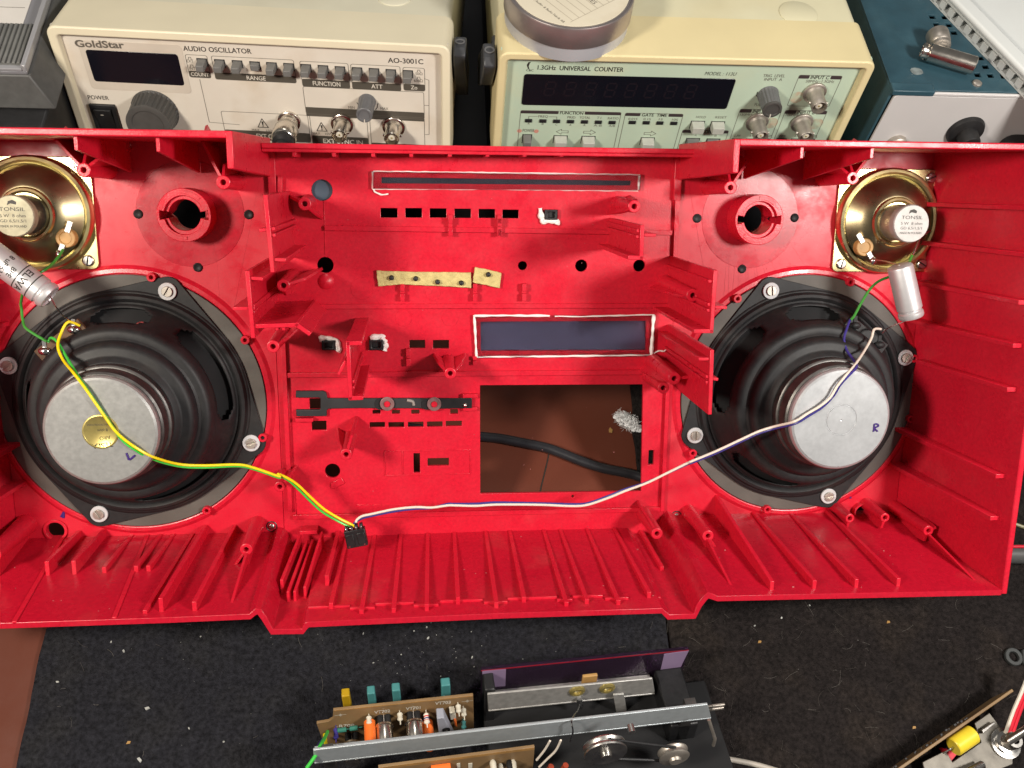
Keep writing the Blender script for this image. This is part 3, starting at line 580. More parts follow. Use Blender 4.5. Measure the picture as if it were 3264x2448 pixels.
# marker strokes and stains
for c_, P in (('d7', [(478, 140), (450, 185), (432, 215)]), ('d7', [(450, 185), (448, 222)]), ('e2', [(905, 155), (945, 200)])):
    MB().sweep([(*ci(c_, *p, .1), .12) for p in P], .75, 6, 3).build('marker_stroke', M_PURPINK, cas)
# ================================================================ WOOFERS
def woofer(sgn, label):
    fr = CAS.sub((WC[sgn][0], WC[sgn][1], 0)); t = thing('woofer', fr, label, 'speaker', 'woofers screwed into the casing')
    mi = lambda a: a if sgn < 0 else 180 - a
    MB().sector((0, 0), 74.6, 55, 0, 360, .3, 2.2, 96).build('baffle_ring', M_GASK, t, bevel=.3)
    ears = [mi(a) for a in (70, 160, 250, 340)]; RS = 69.6
    pts = circ((0, 0), 66.5, 96)
    for a in ears:
        x, y = RS * math.cos(math.radians(a)), RS * math.sin(math.radians(a)); pts += circ((x, y), 8.2, 24)
    H_ = [(round(p[0], 3), round(p[1], 3)) for p in pts]
    fl = MB().plate(hull(H_), [circ((0, 0), 61, 72)], 2.3, 3.7).build('flange', M_BLKP, t, bevel=.3)
    slots = [(mi(a), b_) for a, b_ in ((24, 31), (90, 17), (-64, 27), (188, 27), (228, 10))]
    def skip(j, ang):
        return 7 <= j <= 14 and any(abs((ang - c + 180) % 360 - 180) < hw - 8.5 * (1 - math.sqrt(max(0, 1 - ((j - 10.5) / 4.0) ** 2))) for c, hw in slots)
    prof_ = [(66, 3.75), (64.5, 4.0), (63.2, 6.3), (61.6, 6.9), (60.2, 6.2), (59.6, 5.2), (58.6, 5.6), (57.2, 8.2), (56.35, 9.65), (55.5, 11.1), (54.65, 12.55), (53.8, 14.0), (53.0, 15.5), (52.2, 17.1), (51.4, 18.7), (50.6, 20.3), (50.0, 22.5), (49.4, 25.5), (48.2, 28.2), (46.2, 29.4), (43.6, 29.2), (42.4, 30.0), (41.6, 33.2), (40.4, 35.4), (38.4, 36.4), (35.5, 36.2), (34.2, 37.0), (32.5, 39.6), (30.5, 40.4)]
    o = MB().lathe(prof_, n=144, skip=skip).build('basket', M_BLKP, t); s = o.modifiers.new('t', 'SOLIDIFY'); s.thickness = .0009; s.offset = -1
    MB().lathe([(59, 2.6), (56, 4), (30, 15), (14, 22)], n=64).build('paper_cone', M_BLK2, t)
    MB().lathe([(26, 40), (31.6, 40.4), (32.0, 41), (32.0, 46), (31.4, 46.6), (30.6, 46.8), (30.4, 47.6), (30.4, 55.6), (29.4, 56.4), (26, 56.4)], n=80).build('magnet', M_DSTEEL, t)
    pl = MB().lathe([(24, 56.2), (29.0, 56.5), (29.1, 59.2), (28.4, 60.4), (27.2, 61.0), (9.2, 61.0), (8.9, 60.6), (8.4, 60.6), (8.1, 61.05), (.6, 61.1), (.01, 60.9)] if sgn > 0 else [(24, 56.2), (29.0, 56.5), (29.1, 59.2), (28.4, 60.4), (27.2, 61.0), (.01, 61.0)], n=80).build('rear_plate', M_MAGP if sgn < 0 else mat('lit_plate', (.50, .51, .52), .38, .6, noise=(420, .06), rvar=.05), t, smooth=12)  # right plate paler than the left: lamp glare put into its colour
    for a in ears:
        x, y = RS * math.cos(math.radians(a)), RS * math.sin(math.radians(a))
        wsh = MB().sector((x, y), 5.0, 2.4, 0, 360, 3.75, 5.2, 32).build('washer', M_WASH, t, bevel=.3)
        mb = MB(); ra = RND.uniform(0, 180); c_, s_ = math.cos(math.radians(ra)), math.sin(math.radians(ra))
        for sd in (-1, 1):
            P = [(x + 3.0 * math.cos(math.radians(ra + sd * 90 + q)), y + 3.0 * math.sin(math.radians(ra + sd * 90 + q))) for q in range(-80, 81, 10)]
            mb.prism(P, 4.6, 6.4)
        mb.lathe([(3.0, 4.4), (3.0, 5.5), (.01, 5.5)], (x, y), 28); MB_ = mb.build('screw', M_DNICK, wsh, bevel=.2)
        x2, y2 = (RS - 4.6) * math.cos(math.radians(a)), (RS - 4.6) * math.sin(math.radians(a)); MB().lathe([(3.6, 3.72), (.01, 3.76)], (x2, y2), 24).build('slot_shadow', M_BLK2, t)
    # terminal strip
    a = math.radians(mi(126)); x, y = 51 * math.cos(a), 51 * math.sin(a); tx, ty = -math.sin(a), math.cos(a)
    P = [(x + tx * p + math.cos(a) * q, y + ty * p + math.sin(a) * q) for p, q in ((-15, -3.4), (15, -3.4), (15, 3.4), (-15, 3.4))]
    ts = MB().prism(P, 20, 22.4).build('terminal_strip', mat('dark_fibre', (.10, .05, .022), .6, noise=(200, .3)) if sgn < 0 else M_BLK, t, bevel=.3)
    mb = MB()
    for p in (-10, 10):
        q = (x + tx * p, y + ty * p); mb.lathe_ball((q[0], q[1], 23.5), 2.3, 12, (1.5, 1, .8)); mb.box(q[0] - 1, q[0] + 1, q[1] - 1, q[1] + 7 * math.sin(a), 22.3, 23.0)
    mb.build('solder_tag', M_SOLD if sgn < 0 else M_BLKP, ts)
    if sgn < 0:
        q = C(*im('c6', 842, 362), 14); q = (q[0] - WC[-1][0], q[1] - WC[-1][1])
        MB().lathe([(4.2, 16.9), (3.8, 17.3), (.01, 17.4)], q, 24).build('red_dot', mat('dull_red_dot', (.22, .03, .03), .6), t)
        bl = MB().lathe([(9.2, 61.0), (9.0, 61.3), (8.4, 61.4), (8.0, 61.15), (.01, 61.15)], n=48).build('brass_label', M_BRASS, t)
        text(bl, 'TESLA', 5.4, -5.6, -5.0, -6.6, 2.4, M_INK, 61.22, bold=.02); text(bl, 'ARO', 4.6, -2.0, -.8, -2.6, 2.0, M_INK, 61.22); text(bl, '8 ohm', 3.6, 1.8, -1.4, 1.4, 1.5, M_INK, 61.22); text(bl, 'MADE IN CZECHOSLOVAKIA', 6.8, 4.4, -6.4, 4.2, 1.0, M_INKB, 61.22)
        def lp(x_, y_): q_ = C(*im('c6', x_, y_), 61.2); return (q_[0] - WC[-1][0], q_[1] - WC[-1][1], 61.2)
        MB().sweep([lp(742, 1095), lp(752, 1118), (lp(760, 1134)), lp(794, 1108)], .55, 6, 3).build('letter_mark', M_PURPINK, t)
    else:
        def lp(x_, y_): q_ = C(*im('d2', x_, y_), 61.2); return (q_[0] - WC[1][0], q_[1] - WC[1][1], 61.2)
        MB().sweep([lp(1300, 1000), lp(1304, 975), lp(1306, 955), lp(1325, 955), lp(1330, 965), lp(1308, 978), lp(1325, 998)], .5, 6, 3).build('letter_mark', M_PURPINK, t)
    return t
woofer(-1, 'black woofer with a brass label and letter L on its magnet')
woofer(1, 'black woofer with a bright plain magnet marked with the letter R')
# ================================================================ TWEETERS
def tweeter(sgn, cpx, label):
    c = C(*cpx, 0); fr = CAS.sub((c[0], c[1], 0)); t = thing('tweeter', fr, label, 'speaker', 'tweeters screwed into the casing')
    MB().prism(rrect(-31, 31, -30.5, 30.5, 3.5), .3, 1.9).build('mounting_plate', M_GOLD, t, bevel=.4)
    MB().lathe([(31.2, 1.9), (31.2, 5.6), (30.2, 7.0), (28.6, 7.4), (27.4, 6.6)], n=80).build('rim', M_GOLD, t)
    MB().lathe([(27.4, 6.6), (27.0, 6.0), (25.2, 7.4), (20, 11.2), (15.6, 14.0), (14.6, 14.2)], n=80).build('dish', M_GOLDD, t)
    MB().lathe([(14.6, 14.2), (13.8, 15.6), (12.6, 16.0), (11.8, 15.4), (11.4, 14.6), (9.5, 14.6)], n=64).build('neck_ring', M_GOLD, t)
    MB().lathe([(10.4, 14.4), (10.4, 26.2), (9.9, 26.4)], n=48).build('magnet_can', M_DSTEEL if sgn < 0 else M_DNICK, t)
    cap = MB().lathe([(10.4, 26.2), (10.7, 26.6), (10.7, 31.2), (10.2, 32.0), (.01, 32.1)], n=48).build('can_cap', M_CAN if sgn < 0 else mat('pale_can', (.42, .41, .39), .58, .4, noise=(200, .12)), t, smooth=15)
    for s_, y, hh in (('TONSIL', 2.6, 1.9), ('5 W  8 ohm', -.6, 1.6), ('GD 6,5/1,5/1', -3.2, 1.5), ('MADE IN POLAND', -5.8, 1.2)): text(cap, s_, -6.4, y, 6.4, y, hh, M_INK, 32.14)
    MB().prism([(-2.2, 5.6), (-.6, 6.4), (2.2, 5.8), (2.4, 7.2), (.6, 8.2), (-1.6, 7.6)], 32.05, 32.16).build('maker_mark', M_INK, cap)
    for x, y in ((-25.5, -25.5), (25.5, -25.5), (25.5, 25.5), (-25.5, 25.5)):
        mb = MB().lathe([(3.2, 1.85), (3.1, 2.8), (2.4, 3.4), (.01, 3.4)], (x, y), 24); a = RND.uniform(0, 3.14); ca, sa = math.cos(a), math.sin(a)
        sc = mb.build('screw', M_STEEL, t); MB().hexa([(x - 2.9 * ca - .35 * sa, y - 2.9 * sa + .35 * ca, 3.3), (x + 2.9 * ca - .35 * sa, y + 2.9 * sa + .35 * ca, 3.3), (x + 2.9 * ca + .35 * sa, y + 2.9 * sa - .35 * ca, 3.3), (x - 2.9 * ca + .35 * sa, y - 2.9 * sa - .35 * ca, 3.3),
            (x - 2.9 * ca - .35 * sa, y - 2.9 * sa + .35 * ca, 3.5), (x + 2.9 * ca - .35 * sa, y + 2.9 * sa + .35 * ca, 3.5), (x + 2.9 * ca + .35 * sa, y + 2.9 * sa - .35 * ca, 3.5), (x - 2.9 * ca + .35 * sa, y - 2.9 * sa - .35 * ca, 3.5)]).build('screw_slot', M_BLK2, sc)
    q = C(*(im('c5', 516, 832) if sgn < 0 else im('d1', 1155, 765)), 12); q = (q[0] - c[0], q[1] - c[1])
    tr = MB().lathe([(5.2, 8), (5.2, 12.6), (4.8, 13.0), (3.4, 13.0), (3.0, 12.2), (.01, 12.2)], q, 28).build('terminal_bush', M_TAN, t)
    d = (1, 2.4) if sgn < 0 else (-1.1, 1.6); L = math.hypot(*d); d = (d[0] / L, d[1] / L)
    mb = MB()
    for s_ in (1, -1):
        a0 = (q[0] + d[0] * 3.5 * s_, q[1] + d[1] * 3.5 * s_); a1 = (q[0] + d[0] * 9.5 * s_, q[1] + d[1] * 9.5 * s_); nx, ny = -d[1] * 1.3, d[0] * 1.3
        mb.prism([(a0[0] - nx, a0[1] - ny), (a1[0] - nx, a1[1] - ny), (a1[0] + nx, a1[1] + ny), (a0[0] + nx, a0[1] + ny)], 13.0, 13.8)
        if s_ < 0: mb.lathe_ball((a1[0], a1[1], 14), 1.9, 12, (1, 1.3, .7))
    mb.build('solder_lug', M_SOLD, tr)
    if sgn < 0:
        q = C(*im('c5', 495, 690), 10); MB().lathe([(2.6, 10.2), (.01, 10.5)], (q[0] - c[0], q[1] - c[1]), 20).build('red_dot', mat('bright_red_dot', (.6, .02, .03), .5), t)
    return t, c
TWL, tlc = tweeter(-1, (118, 680), 'gold tweeter with a dull yellowish magnet can, cut by the picture edge')
TWR, trc = tweeter(1, (2818, 704), 'gold tweeter with a bright silver magnet can beside the ribbed end wall')
# ================================================================ CAPACITORS, WIRES, PLUG
def cap(p0, p1, r, label, marks):
    a, b_ = CAS.p3(*p0), CAS.p3(*p1); L = (b_ - a).length
    t = thing('electrolytic_capacitor', CAS, label, 'capacitor', 'capacitors soldered to the speakers')
    body = MB().lathe([(.01, 0), (r - 1.2, 0), (r - .3, .5), (r, 1.4), (r, L - 5.5), (r - .7, L - 4.8), (r - .7, L - 4.0), (r, L - 3.2), (r, L - 1), (r - .5, L - .2), (r - 1.4, L), (r - 1.6, L - .8), (.01, L - .8)], n=40, p0=a, p1=b_).build('can', M_ALU, t)
    d = (b_ - a).normalized()
    return t, body, a, b_, d
KR, kb, ka, kz, kd = cap((2868, 846, 44), (2906, 1012, 44), 6.9, 'plain silver capacitor can hanging below the gold tweeter with the silver magnet', 0)
KL, kb2, ka2, kz2, kd2 = cap((-40, 800, 44), (160, 948, 44), 7.2, 'silver capacitor can printed ELWA 63 V above the woofer marked L', 1)
side = Vector((0, 0, 1)).cross(kd2).normalized()
def on_can(par, a, d, s, along, across, hgt, r, m, flip=1):
    """lettering wrapped on the can"""
    c = bpy.data.curves.new('lettering', 'FONT'); c.body = s; c.size = 1; c.fill_mode = 'FRONT'; c.resolution_u = 3; c.offset = .015
    t = bpy.data.objects.new('lettering', c); COL.objects.link(t); bpy.context.view_layer.update()
    me = bpy.data.meshes.new_from_object(t.evaluated_get(bpy.context.evaluated_depsgraph_get())); bpy.data.objects.remove(t)
    x1 = max(v.co.x for v in me.vertices); sd = Vector((0, 0, 1)).cross(d).normalized(); up = d.cross(sd)
    for v in me.vertices:
        th_ = across + (v.co.x - x1 / 2) * hgt / .7 / r * -1; al = along - v.co.y * hgt / .7 * -1
        p = a + d * al + (sd * math.sin(th_) + up * math.cos(th_)) * (r + .1); v.co = p * MM
    me.materials.clear(); me.materials.append(m); o = bpy.data.objects.new('lettering', me); COL.objects.link(o); o.parent = par; return o
LL = (kz2 - ka2).length
for s_, al, hh in (('ELWA', LL - 15.5, 3.6), ('BPE', LL - 21.5, 2.6), ('8 uF 63 V', LL - 26, 2.6)): on_can(kb2, ka2, kd2, s_, al, .12, hh, 7.2, M_INK)
for al in (LL - 9.6, LL - 17.2): MB().lathe([(7.24, al), (7.24, al + .6)], n=40, p0=ka2, p1=kz2).build('printed_band', M_INK, kb2)
def wire(name, P, r, m, label, cat='wire', group=None):
    o = MB().sweep([CAS.p3(*p) for p in P], r, 8, 6).build(name, m, None, CAS); return tag(o, label, cat, group)
def cp(c, pts): return [(*im(c, x, y), w) for x, y, w in pts]
yel = cp('c6', [(468, 346, 26), (400, 326, 30), (357, 395, 33), (340, 470, 38), (372, 550, 44), (430, 622, 59), (490, 700, 63.6), (560, 800, 63.6), (622, 890, 63), (668, 955, 63), (725, 1010, 63.5), (800, 1064, 63.5), (900, 1118, 60), (1050, 1160, 50), (1200, 1168, 44), (1400, 1163, 38), (1500, 1184, 36), (1640, 1232, 34)]) + cp('d5', [(105, 915, 33), (210, 962, 31), (300, 1025, 29), (410, 1130, 27), (530, 1238, 26), (655, 1318, 27), (800, 1392, 30), (828, 1408, 30)])
grn = cp('c6', [(285, 442, 26), (300, 418, 31), (335, 440, 35), (375, 505, 38), (420, 580, 50), (470, 660, 60), (520, 735, 63), (575, 815, 62.6), (632, 898, 62.4), (668, 952, 62.4), (722, 1022, 62.6), (792, 1074, 62.3), (890, 1128, 58), (1050, 1172, 48.5), (1200, 1180, 42.5), (1400, 1172, 37), (1500, 1192, 35), (1640, 1240, 33)]) + cp('d5', [(100, 925, 32), (200, 972, 30), (285, 1045, 28), (395, 1155, 26), (510, 1262, 25), (640, 1342, 26), (770, 1410, 29), (795, 1424, 29)])
wire('speaker_wire', yel, .74, M_WYEL, 'yellow wire from the woofer marked L to the black plug'); wire('speaker_wire', grn, .74, M_WGRN2, 'green wire running alongside the yellow wire to the black plug')
wht = cp('d2', [(1345, 378, 26), (1305, 380, 30), (1288, 432, 33), (1250, 502, 40), (1190, 592, 56), (1130, 662, 63), (1082, 722, 64), (1040, 790, 63.8), (980, 842, 63.8), (900, 890, 63.5), (820, 938, 62.8), (700, 968, 54), (600, 1000, 50), (500, 1046, 47), (350, 1116, 44), (200, 1178, 42)]) + cp('d6', [(2190, 812, 40), (2000, 905, 37), (1800, 1002, 34), (1600, 1076, 32), (1450, 1138, 30), (1250, 1205, 28), (1100, 1218, 27), (800, 1206, 26), (400, 1204, 26), (200, 1216, 26), (0, 1212, 26)]) + cp('d5', [(1700, 1212, 26), (1550, 1232, 26.6), (1400, 1228, 27), (1200, 1248, 27), (1000, 1290, 28), (900, 1312, 29), (850, 1345, 30), (838, 1375, 31)])
blu = cp('d2', [(1160, 318, 26), (1140, 370, 30), (1122, 440, 33), (1140, 510, 38), (1180, 565, 46), (1198, 605, 58), (1150, 660, 62.8), (1100, 715, 63), (1056, 785, 62.6), (992, 850, 62.6), (910, 902, 62.6), (826, 950, 62), (700, 980, 52.5), (600, 1012, 48.5), (500, 1058, 45.5), (350, 1128, 42.5), (200, 1188, 40.5)]) + cp('d6', [(2190, 822, 38.5), (2000, 908, 36), (1800, 996, 33), (1600, 1060, 31), (1450, 1120, 29), (1250, 1190, 27), (1100, 1200, 26), (800, 1192, 25), (400, 1184, 25), (200, 1196, 25), (0, 1198, 25)]) + cp('d5', [(1700, 1198, 25), (1550, 1236, 25.6), (1400, 1244, 26), (1200, 1268, 26), (1000, 1308, 27), (900, 1332, 28), (835, 1368, 29), (820, 1390, 30)])
wire('speaker_wire', wht, .74, M_WWHT, 'white wire from the woofer marked R to the black plug'); wire('speaker_wire', blu, .74, M_WBLU, 'dark blue wire running alongside the white wire to the black plug')
wire('link_wire', cp('c5', [(492, 925, 14), (470, 965, 18), (410, 1035, 26), (330, 1095, 34), (240, 1130, 32), (190, 1230, 28), (165, 1330, 22), (170, 1400, 20), (180, 1480, 22), (210, 1545, 26)]) + cp('c6', [(275, 440, 27)]), .75, M_WGRN, 'thin dark green wire between the yellowish tweeter and the woofer marked L')
wire('link_wire', cp('d1', [(1470, 820, 18), (1452, 862, 22), (1440, 890, 30), (1330, 955, 34), (1250, 990, 33), (1190, 1045, 31), (1130, 1140, 29), (1090, 1215, 28)]) + cp('d2', [(1165, 320, 27)]), .75, M_WGRN, 'thin dark green wire between the silver tweeter and the woofer marked R')
wire('capacitor_lead', [(*im('d1', 1195, 845), 15), (*im('d1', 1290, 858), 26), (*im('d1', 1385, 885), 43)], .4, M_SOLD, 'bare tinned lead from the silver tweeter to the plain capacitor'); wire('capacitor_lead', [(2906, 1010, 43), (2880, 1025, 38), (2832, 1045, 30), (2810, 1062, 26)], .4, M_SOLD, 'bare tinned lead from the plain capacitor to the woofer marked R')
wire('capacitor_lead', [(160, 945, 43), (180, 980, 40), (205, 1010, 32), (245, 1035, 26)], .4, M_SOLD, 'bare tinned lead from the printed capacitor to the woofer marked L')
wire('tweeter_lead', cp('d1', [(1590, 655, 9), (1530, 700, 12), (1500, 760, 16), (1475, 815, 18)]), .6, M_SOLD, 'short tinned strip lead on the rim of the silver tweeter')
# plug
pa = CAS.p3(*im('d5', 815, 1395), 30); pbq = CAS.p3(*im('d5', 858, 1590), 30)
ax = (pa - pbq).normalized(); sx = Vector((ax.y, -ax.x, 0)); plg = Frame(CAS.R @ Matrix((sx, ax, Vector((0, 0, 1)))).transposed(), CAS.wp((pa + pbq) / 2))
t = thing('plug', plg, 'small black four-way plug at the end of the speaker wires', 'connector'); hl = (pa - pbq).length / 2
mb = MB().box(-6.0, 6.0, -hl, hl * .62, -2.4, 2.4)
for x in (-4.2, -1.4, 1.4, 4.2): mb.box(x - .95, x + .95, hl * .6, hl, -2.4, 1.2)
mb.box(-5.4, -1.0, -hl + 1.5, hl * .3, 2.3, 2.9).box(1.0, 5.4, -hl + 1.5, hl * .3, 2.3, 2.9); mb.build('housing', M_BLK, t, bevel=.35)
for x in (-4.2, -1.4, 1.4, 4.2): MB().box(x - .6, x + .6, hl * .63, hl * .9, 1.1, 2.2).build('contact', M_SOLD, t, bevel=.25)
for x in (-4.4, 4.4): MB().box(x - .5, x + .5, -hl + .8, -hl + 1.8, 2.3, 2.7).build('contact', M_SOLD, t)
# ================================================================ FOAM STRIPS, SLIDE LEVER
def foam(P, pins, label):
    q = [C(*im('c7', *p), 2.5) for p in P]
    D = []
    for a, b_ in zip(q, q[1:] + q[:1]):
        for i in range(6): k = i / 6; D.append((a[0] + (b_[0] - a[0]) * k + RND.uniform(-.15, .15), a[1] + (b_[1] - a[1]) * k + RND.uniform(-.15, .15)))
    t = thing('foam_strip', CAS, label, 'foam', 'foam strips on the panel'); MB().prism(D[::-1], .15, 2.6).build('pad', M_FOAM, t, bevel=.4)
    for p in pins:
        c = C(*im('c7', *p), 4.5); MB().lathe([(1.5, .3), (1.45, 4.0), (1.1, 4.9), (.01, 5.2)], c, 16).build('lamp_pin', M_BLKP, t)
foam([(1037, 1152), (1240, 1160), (1560, 1165), (1826, 1168), (1828, 1298), (1560, 1280), (1250, 1268), (1056, 1282)], [(1165, 1213), (1367, 1220), (1548, 1248), (1746, 1256)], 'long yellow foam strip with four black pins')
foam([(1858, 1122), (2080, 1170), (2065, 1298), (1840, 1250)], [(1970, 1186)], 'short tilted yellow foam strip with one black pin')
t = thing('slide_lever', CAS, 'black forked slide lever lying across the centre of the panel', 'lever')
P = [(450, 820), (690, 820), (715, 832), (728, 885), (1000, 885), (1560, 885), (2003, 888), (2003, 972), (1560, 972), (1000, 970), (740, 975), (722, 990), (722, 1040), (455, 1042), (452, 985), (660, 985), (668, 975), (668, 885), (655, 878), (450, 878)]
q = [C(*im('d3', *p), 2.6) for p in P]; o1 = [C(*im('d3', *p), 2.6) for p in ((1172, 915), (1200, 905), (1200, 955), (1172, 945))]
MB().plate(q[::-1], [], .3, 2.7).build('blade', mat('lever_black', (.020, .021, .023), .52, noise=(60, .3), rvar=.1), t, bevel=.3)
a = C(*im('d3', 1560, 885), 3); b_ = C(*im('d3', 2000, 972), 3); MB().box(a[0], b_[0], b_[1] + .1, a[1] - .1, 2.6, 3.2).build('overlay', M_BLK, t, bevel=.2)
for p in ((1255, 935), (1670, 937)):
    c = C(*im('d3', *p), 4.5); sl = ci('d3', p[0] - 66, p[1] - 2, 2.8); MB().prism(circ(sl, 3.2, 20, 1.1), 2.7, 2.85).build('slot_end', M_BLK2, t)
    MB().sector(c, 4.2, 1.7, 0, 360, 3.1, 4.2, 32).build('retaining_washer', M_MICA, t, bevel=.25); red(MB().lathe([(1.8, -.2), (1.8, 5.0), (1.4, 5.4), (.01, 5.4)], c, 20), 'pivot_pin', 0)
c = C(*im('d3', 1943, 945), 4); MB().lathe_ball((c[0], c[1], 3.6), 1.3, 14, (1, 1, 1)).build('spring_end', M_STEEL, t)
MB().sweep([(*ci('d3', 1430, 900, 2.8), 2.85), (*ci('d3', 1480, 912, 2.8), 2.9), (*ci('d3', 1490, 945, 2.8), 2.85)], .9, 6, 4).build('glue_smear', mat('grey_smear', (.25, .23, .21), .7), t)
# ================================================================ THINGS SEEN THROUGH THE CASSETTE OPENING
o = MB().sweep([(bench(1300, 1370) + Vector((0, 0, 3.4)))] + [bench(*im('d6', x, y), 3.4) for x, y in ((230, 562), (420, 582), (620, 620), (850, 668), (1000, 720), (1200, 800), (1400, 865), (1600, 905), (1760, 950))] + [bench(2200, 1580, 6.8), bench(2400, 1640, 6.8)], 3.3, 14, 6).build('power_cable', M_CABLE); tag(o, 'thick black rubber cable on the brown bench behind the casing', 'cable')
mb = MB(); rr = random.Random(3)
A_, B_ = bench(*im('d6', 1540, 400)), bench(*im('d6', 1690, 500))
for i in range(150):
    k = rr.random(); c = A_.lerp(B_, k) + Vector((rr.gauss(0, 1.3), rr.gauss(0, 1.5), 2 + rr.random() * 4)); mb.lathe_ball(c, rr.uniform(.5, 1.7), 8, (1.6, 1, .7))
for i in range(1600):
    k = rr.random(); c = A_.lerp(B_, k) + Vector((rr.gauss(0, 1.6), rr.gauss(0, 1.7), 1.5 + rr.random() * 5.5)); d = Vector((rr.gauss(0, 1), rr.gauss(0, 1), rr.gauss(0, .6))).normalized(); e = d.orthogonal().normalized()
    mb.sweep([c, c + d * 1.6 + e * rr.uniform(-1, 1), c + d * 2.6 + e * rr.uniform(-1.6, 1.6)], .10, 3, 2, False)
tag(mb.build('cotton_wad', M_COTT), 'white cotton wad on the brown bench behind the casing', 'cotton')
c = bench(*im('d6', 1462, 510)); o = MB().prism([(c.x - 1.2, c.y - 1.6), (c.x + .9, c.y - 1.9), (c.x + 1.4, c.y + .4), (c.x - .2, c.y + 2.2), (c.x - 1.2, c.y + .6)], .2, .9).build('tan_chip', M_TAN); tag(o, 'small tan chip on the brown bench near the cotton wad', 'chip')
o = MB().sweep([bench(*im('d6', x, y), .12) for x, y in ((890, 640), (880, 740), (862, 830), (835, 940), (810, 1040), (795, 1120))], .45, 5, 4).build('pencil_line', M_INK); tag(o, 'dark pencil line drawn across the brown bench', 'line')
# ================================================================ AUDIO OSCILLATOR
SHELF = 26.0
tag(MB().box(-700, 760, 424, 1050, 0.3, SHELF).build('black_shelf', M_BOARDK, bevel=1.5), 'black board under the instruments behind the casing', 'shelf')
def tri(P, w0, w1): return MB().prism(P, w0, w1)
def outline(parent, P, wid, m, w=.10, closed=True, name='printed_line'):
    mb = MB(); Q = P + P[:1] if closed else P
    for a, b_ in zip(Q, Q[1:]):
        d = Vector((b_[0] - a[0], b_[1] - a[1]))
        if d.length < 1e-6: continue
        d.normalize(); nx, ny = -d.y * wid / 2, d.x * wid / 2; e = d * wid * .3
        mb.add([(a[0] - nx - e.x, a[1] - ny - e.y, w), (b_[0] - nx + e.x, b_[1] - ny + e.y, w), (b_[0] + nx + e.x, b_[1] + ny + e.y, w), (a[0] + nx - e.x, a[1] + ny - e.y, w)], [(0, 1, 2, 3)])
    return mb.build(name, m, parent, smooth=0)
def flat(parent, P, m, w=.08, name='printed_band'):
    return MB().add([(p[0], p[1], w) for p in P], [tuple(range(len(P)))]).build(name, m, parent, smooth=0)
def shell(parent, fr, tl, tr, vb, fw, fd, depth, mbz, mco, inset, r=6):
    """front bezel whose inner edge (fd proud of the panel) is seen at the pixels tl and tr; cover behind it"""
    a_ = fr.px(*tl, fd); b2 = fr.px(*tr, fd); i0, i1, j0, j1 = a_[0], b2[0], vb, (a_[1] + b2[1]) / 2
    U0, U1, V0, V1 = i0 - fw, i1 + fw, j0 - fw, j1 + fw
    outer = rrect(U0, U1, V0, V1, r, 5); inner = rrect(i0, i1, j0, j1, 2.5, 5); inb = rrect(i0 + inset, i1 - inset, j0 + inset, j1 - inset, 2.0, 5)
    n_ = len(outer); mb = MB()
    vs = [(p[0], p[1], fd) for p in outer] + [(p[0], p[1], fd) for p in inner] + [(p[0], p[1], -.2) for p in inb] + [(p[0], p[1], -34) for p in outer]; fs = []
    for i in range(n_):
        j = (i + 1) % n_; fs += [(i, j, n_ + j, n_ + i), (n_ + i, n_ + j, 2 * n_ + j, 2 * n_ + i), (3 * n_ + i, 3 * n_ + j, j, i)]
    mb.add(vs, fs); mb.build('bezel', mbz, parent, bevel=1.1, segs=3)
    P = rrect(U0 + 1.6, U1 - 1.6, V0 + 1.6, V1 - 1.6, r - 1, 5); MB().prism(P, -depth, -30).build('cover', mco, parent, bevel=1.0)
    MB().box(U0 + 1.5, U1 - 1.5, V0 + 1.5, V1 - 1.5, -2.4, -.25 if False else 0).build('front_panel', M_PANO if mco is M_CREAM else M_GRNP, parent)
    return U0, U1, V0, V1
def button(fr, parent, px, wd, hg, pr_, m=M_BTN, sock=True):
    """push button; px = top centre of its socket"""
    a = fr.px(*px, 0)
    if sock: flat(parent, [(a[0] - wd / 2 - .5, a[1] - hg - .2), (a[0] + wd / 2 + .5, a[1] - hg - .2), (a[0] + wd / 2 + .5, a[1] + .2), (a[0] - wd / 2 - .5, a[1] + .2)], M_BLK2, .09, 'socket')
    return MB().hexa([(a[0] - wd / 2, a[1] - hg, -.5), (a[0] + wd / 2, a[1] - hg, -.5), (a[0] + wd / 2, a[1] - .3, -.5), (a[0] - wd / 2, a[1] - .3, -.5), (a[0] - wd / 2 + .4, a[1] - hg + .2, pr_), (a[0] + wd / 2 - .4, a[1] - hg + .2, pr_), (a[0] + wd / 2 - .4, a[1] - 1.1, pr_), (a[0] - wd / 2 + .4, a[1] - 1.1, pr_)]).build('push_button', m, parent, bevel=.35)
def knob(parent, c, r, h, m, n=28, cap=M_KNOB):
    prof_ = [(r * 1.04, .2), (r * 1.04, 1.0), (r, 1.4), (r * .94, h - 1.2)]
    mb = MB(); nn = n * 4; vs = []; fs = []
    for j, (rr_, hh) in enumerate(prof_):
        for i in range(nn):
            t_ = 2 * math.pi * i / nn; q = rr_ * (1 - (.055 if (i % 4) in (2, 3) and j > 0 else 0)); vs.append((c[0] + q * math.cos(t_), c[1] + q * math.sin(t_), hh))
    for j in range(len(prof_) - 1):
        for i in range(nn): fs.append((j * nn + i, j * nn + (i + 1) % nn, (j + 1) * nn + (i + 1) % nn, (j + 1) * nn + i))
    mb.add(vs, fs); k = mb.build('knob', m, parent, smooth=25)
    MB().lathe([(r * .95, h - 1.3), (r * .95, h - .3), (r * .88, h), (r * .70, h), (r * .66, h - .5), (.01, h - .5)], c, 48).build('knob_cap', cap, k)
    MB().box(c[0] - .35, c[0] + .35, c[1] - r * .92, c[1] - r * .55, h - .4, h + .15).build('pointer', M_PALE, k); return k
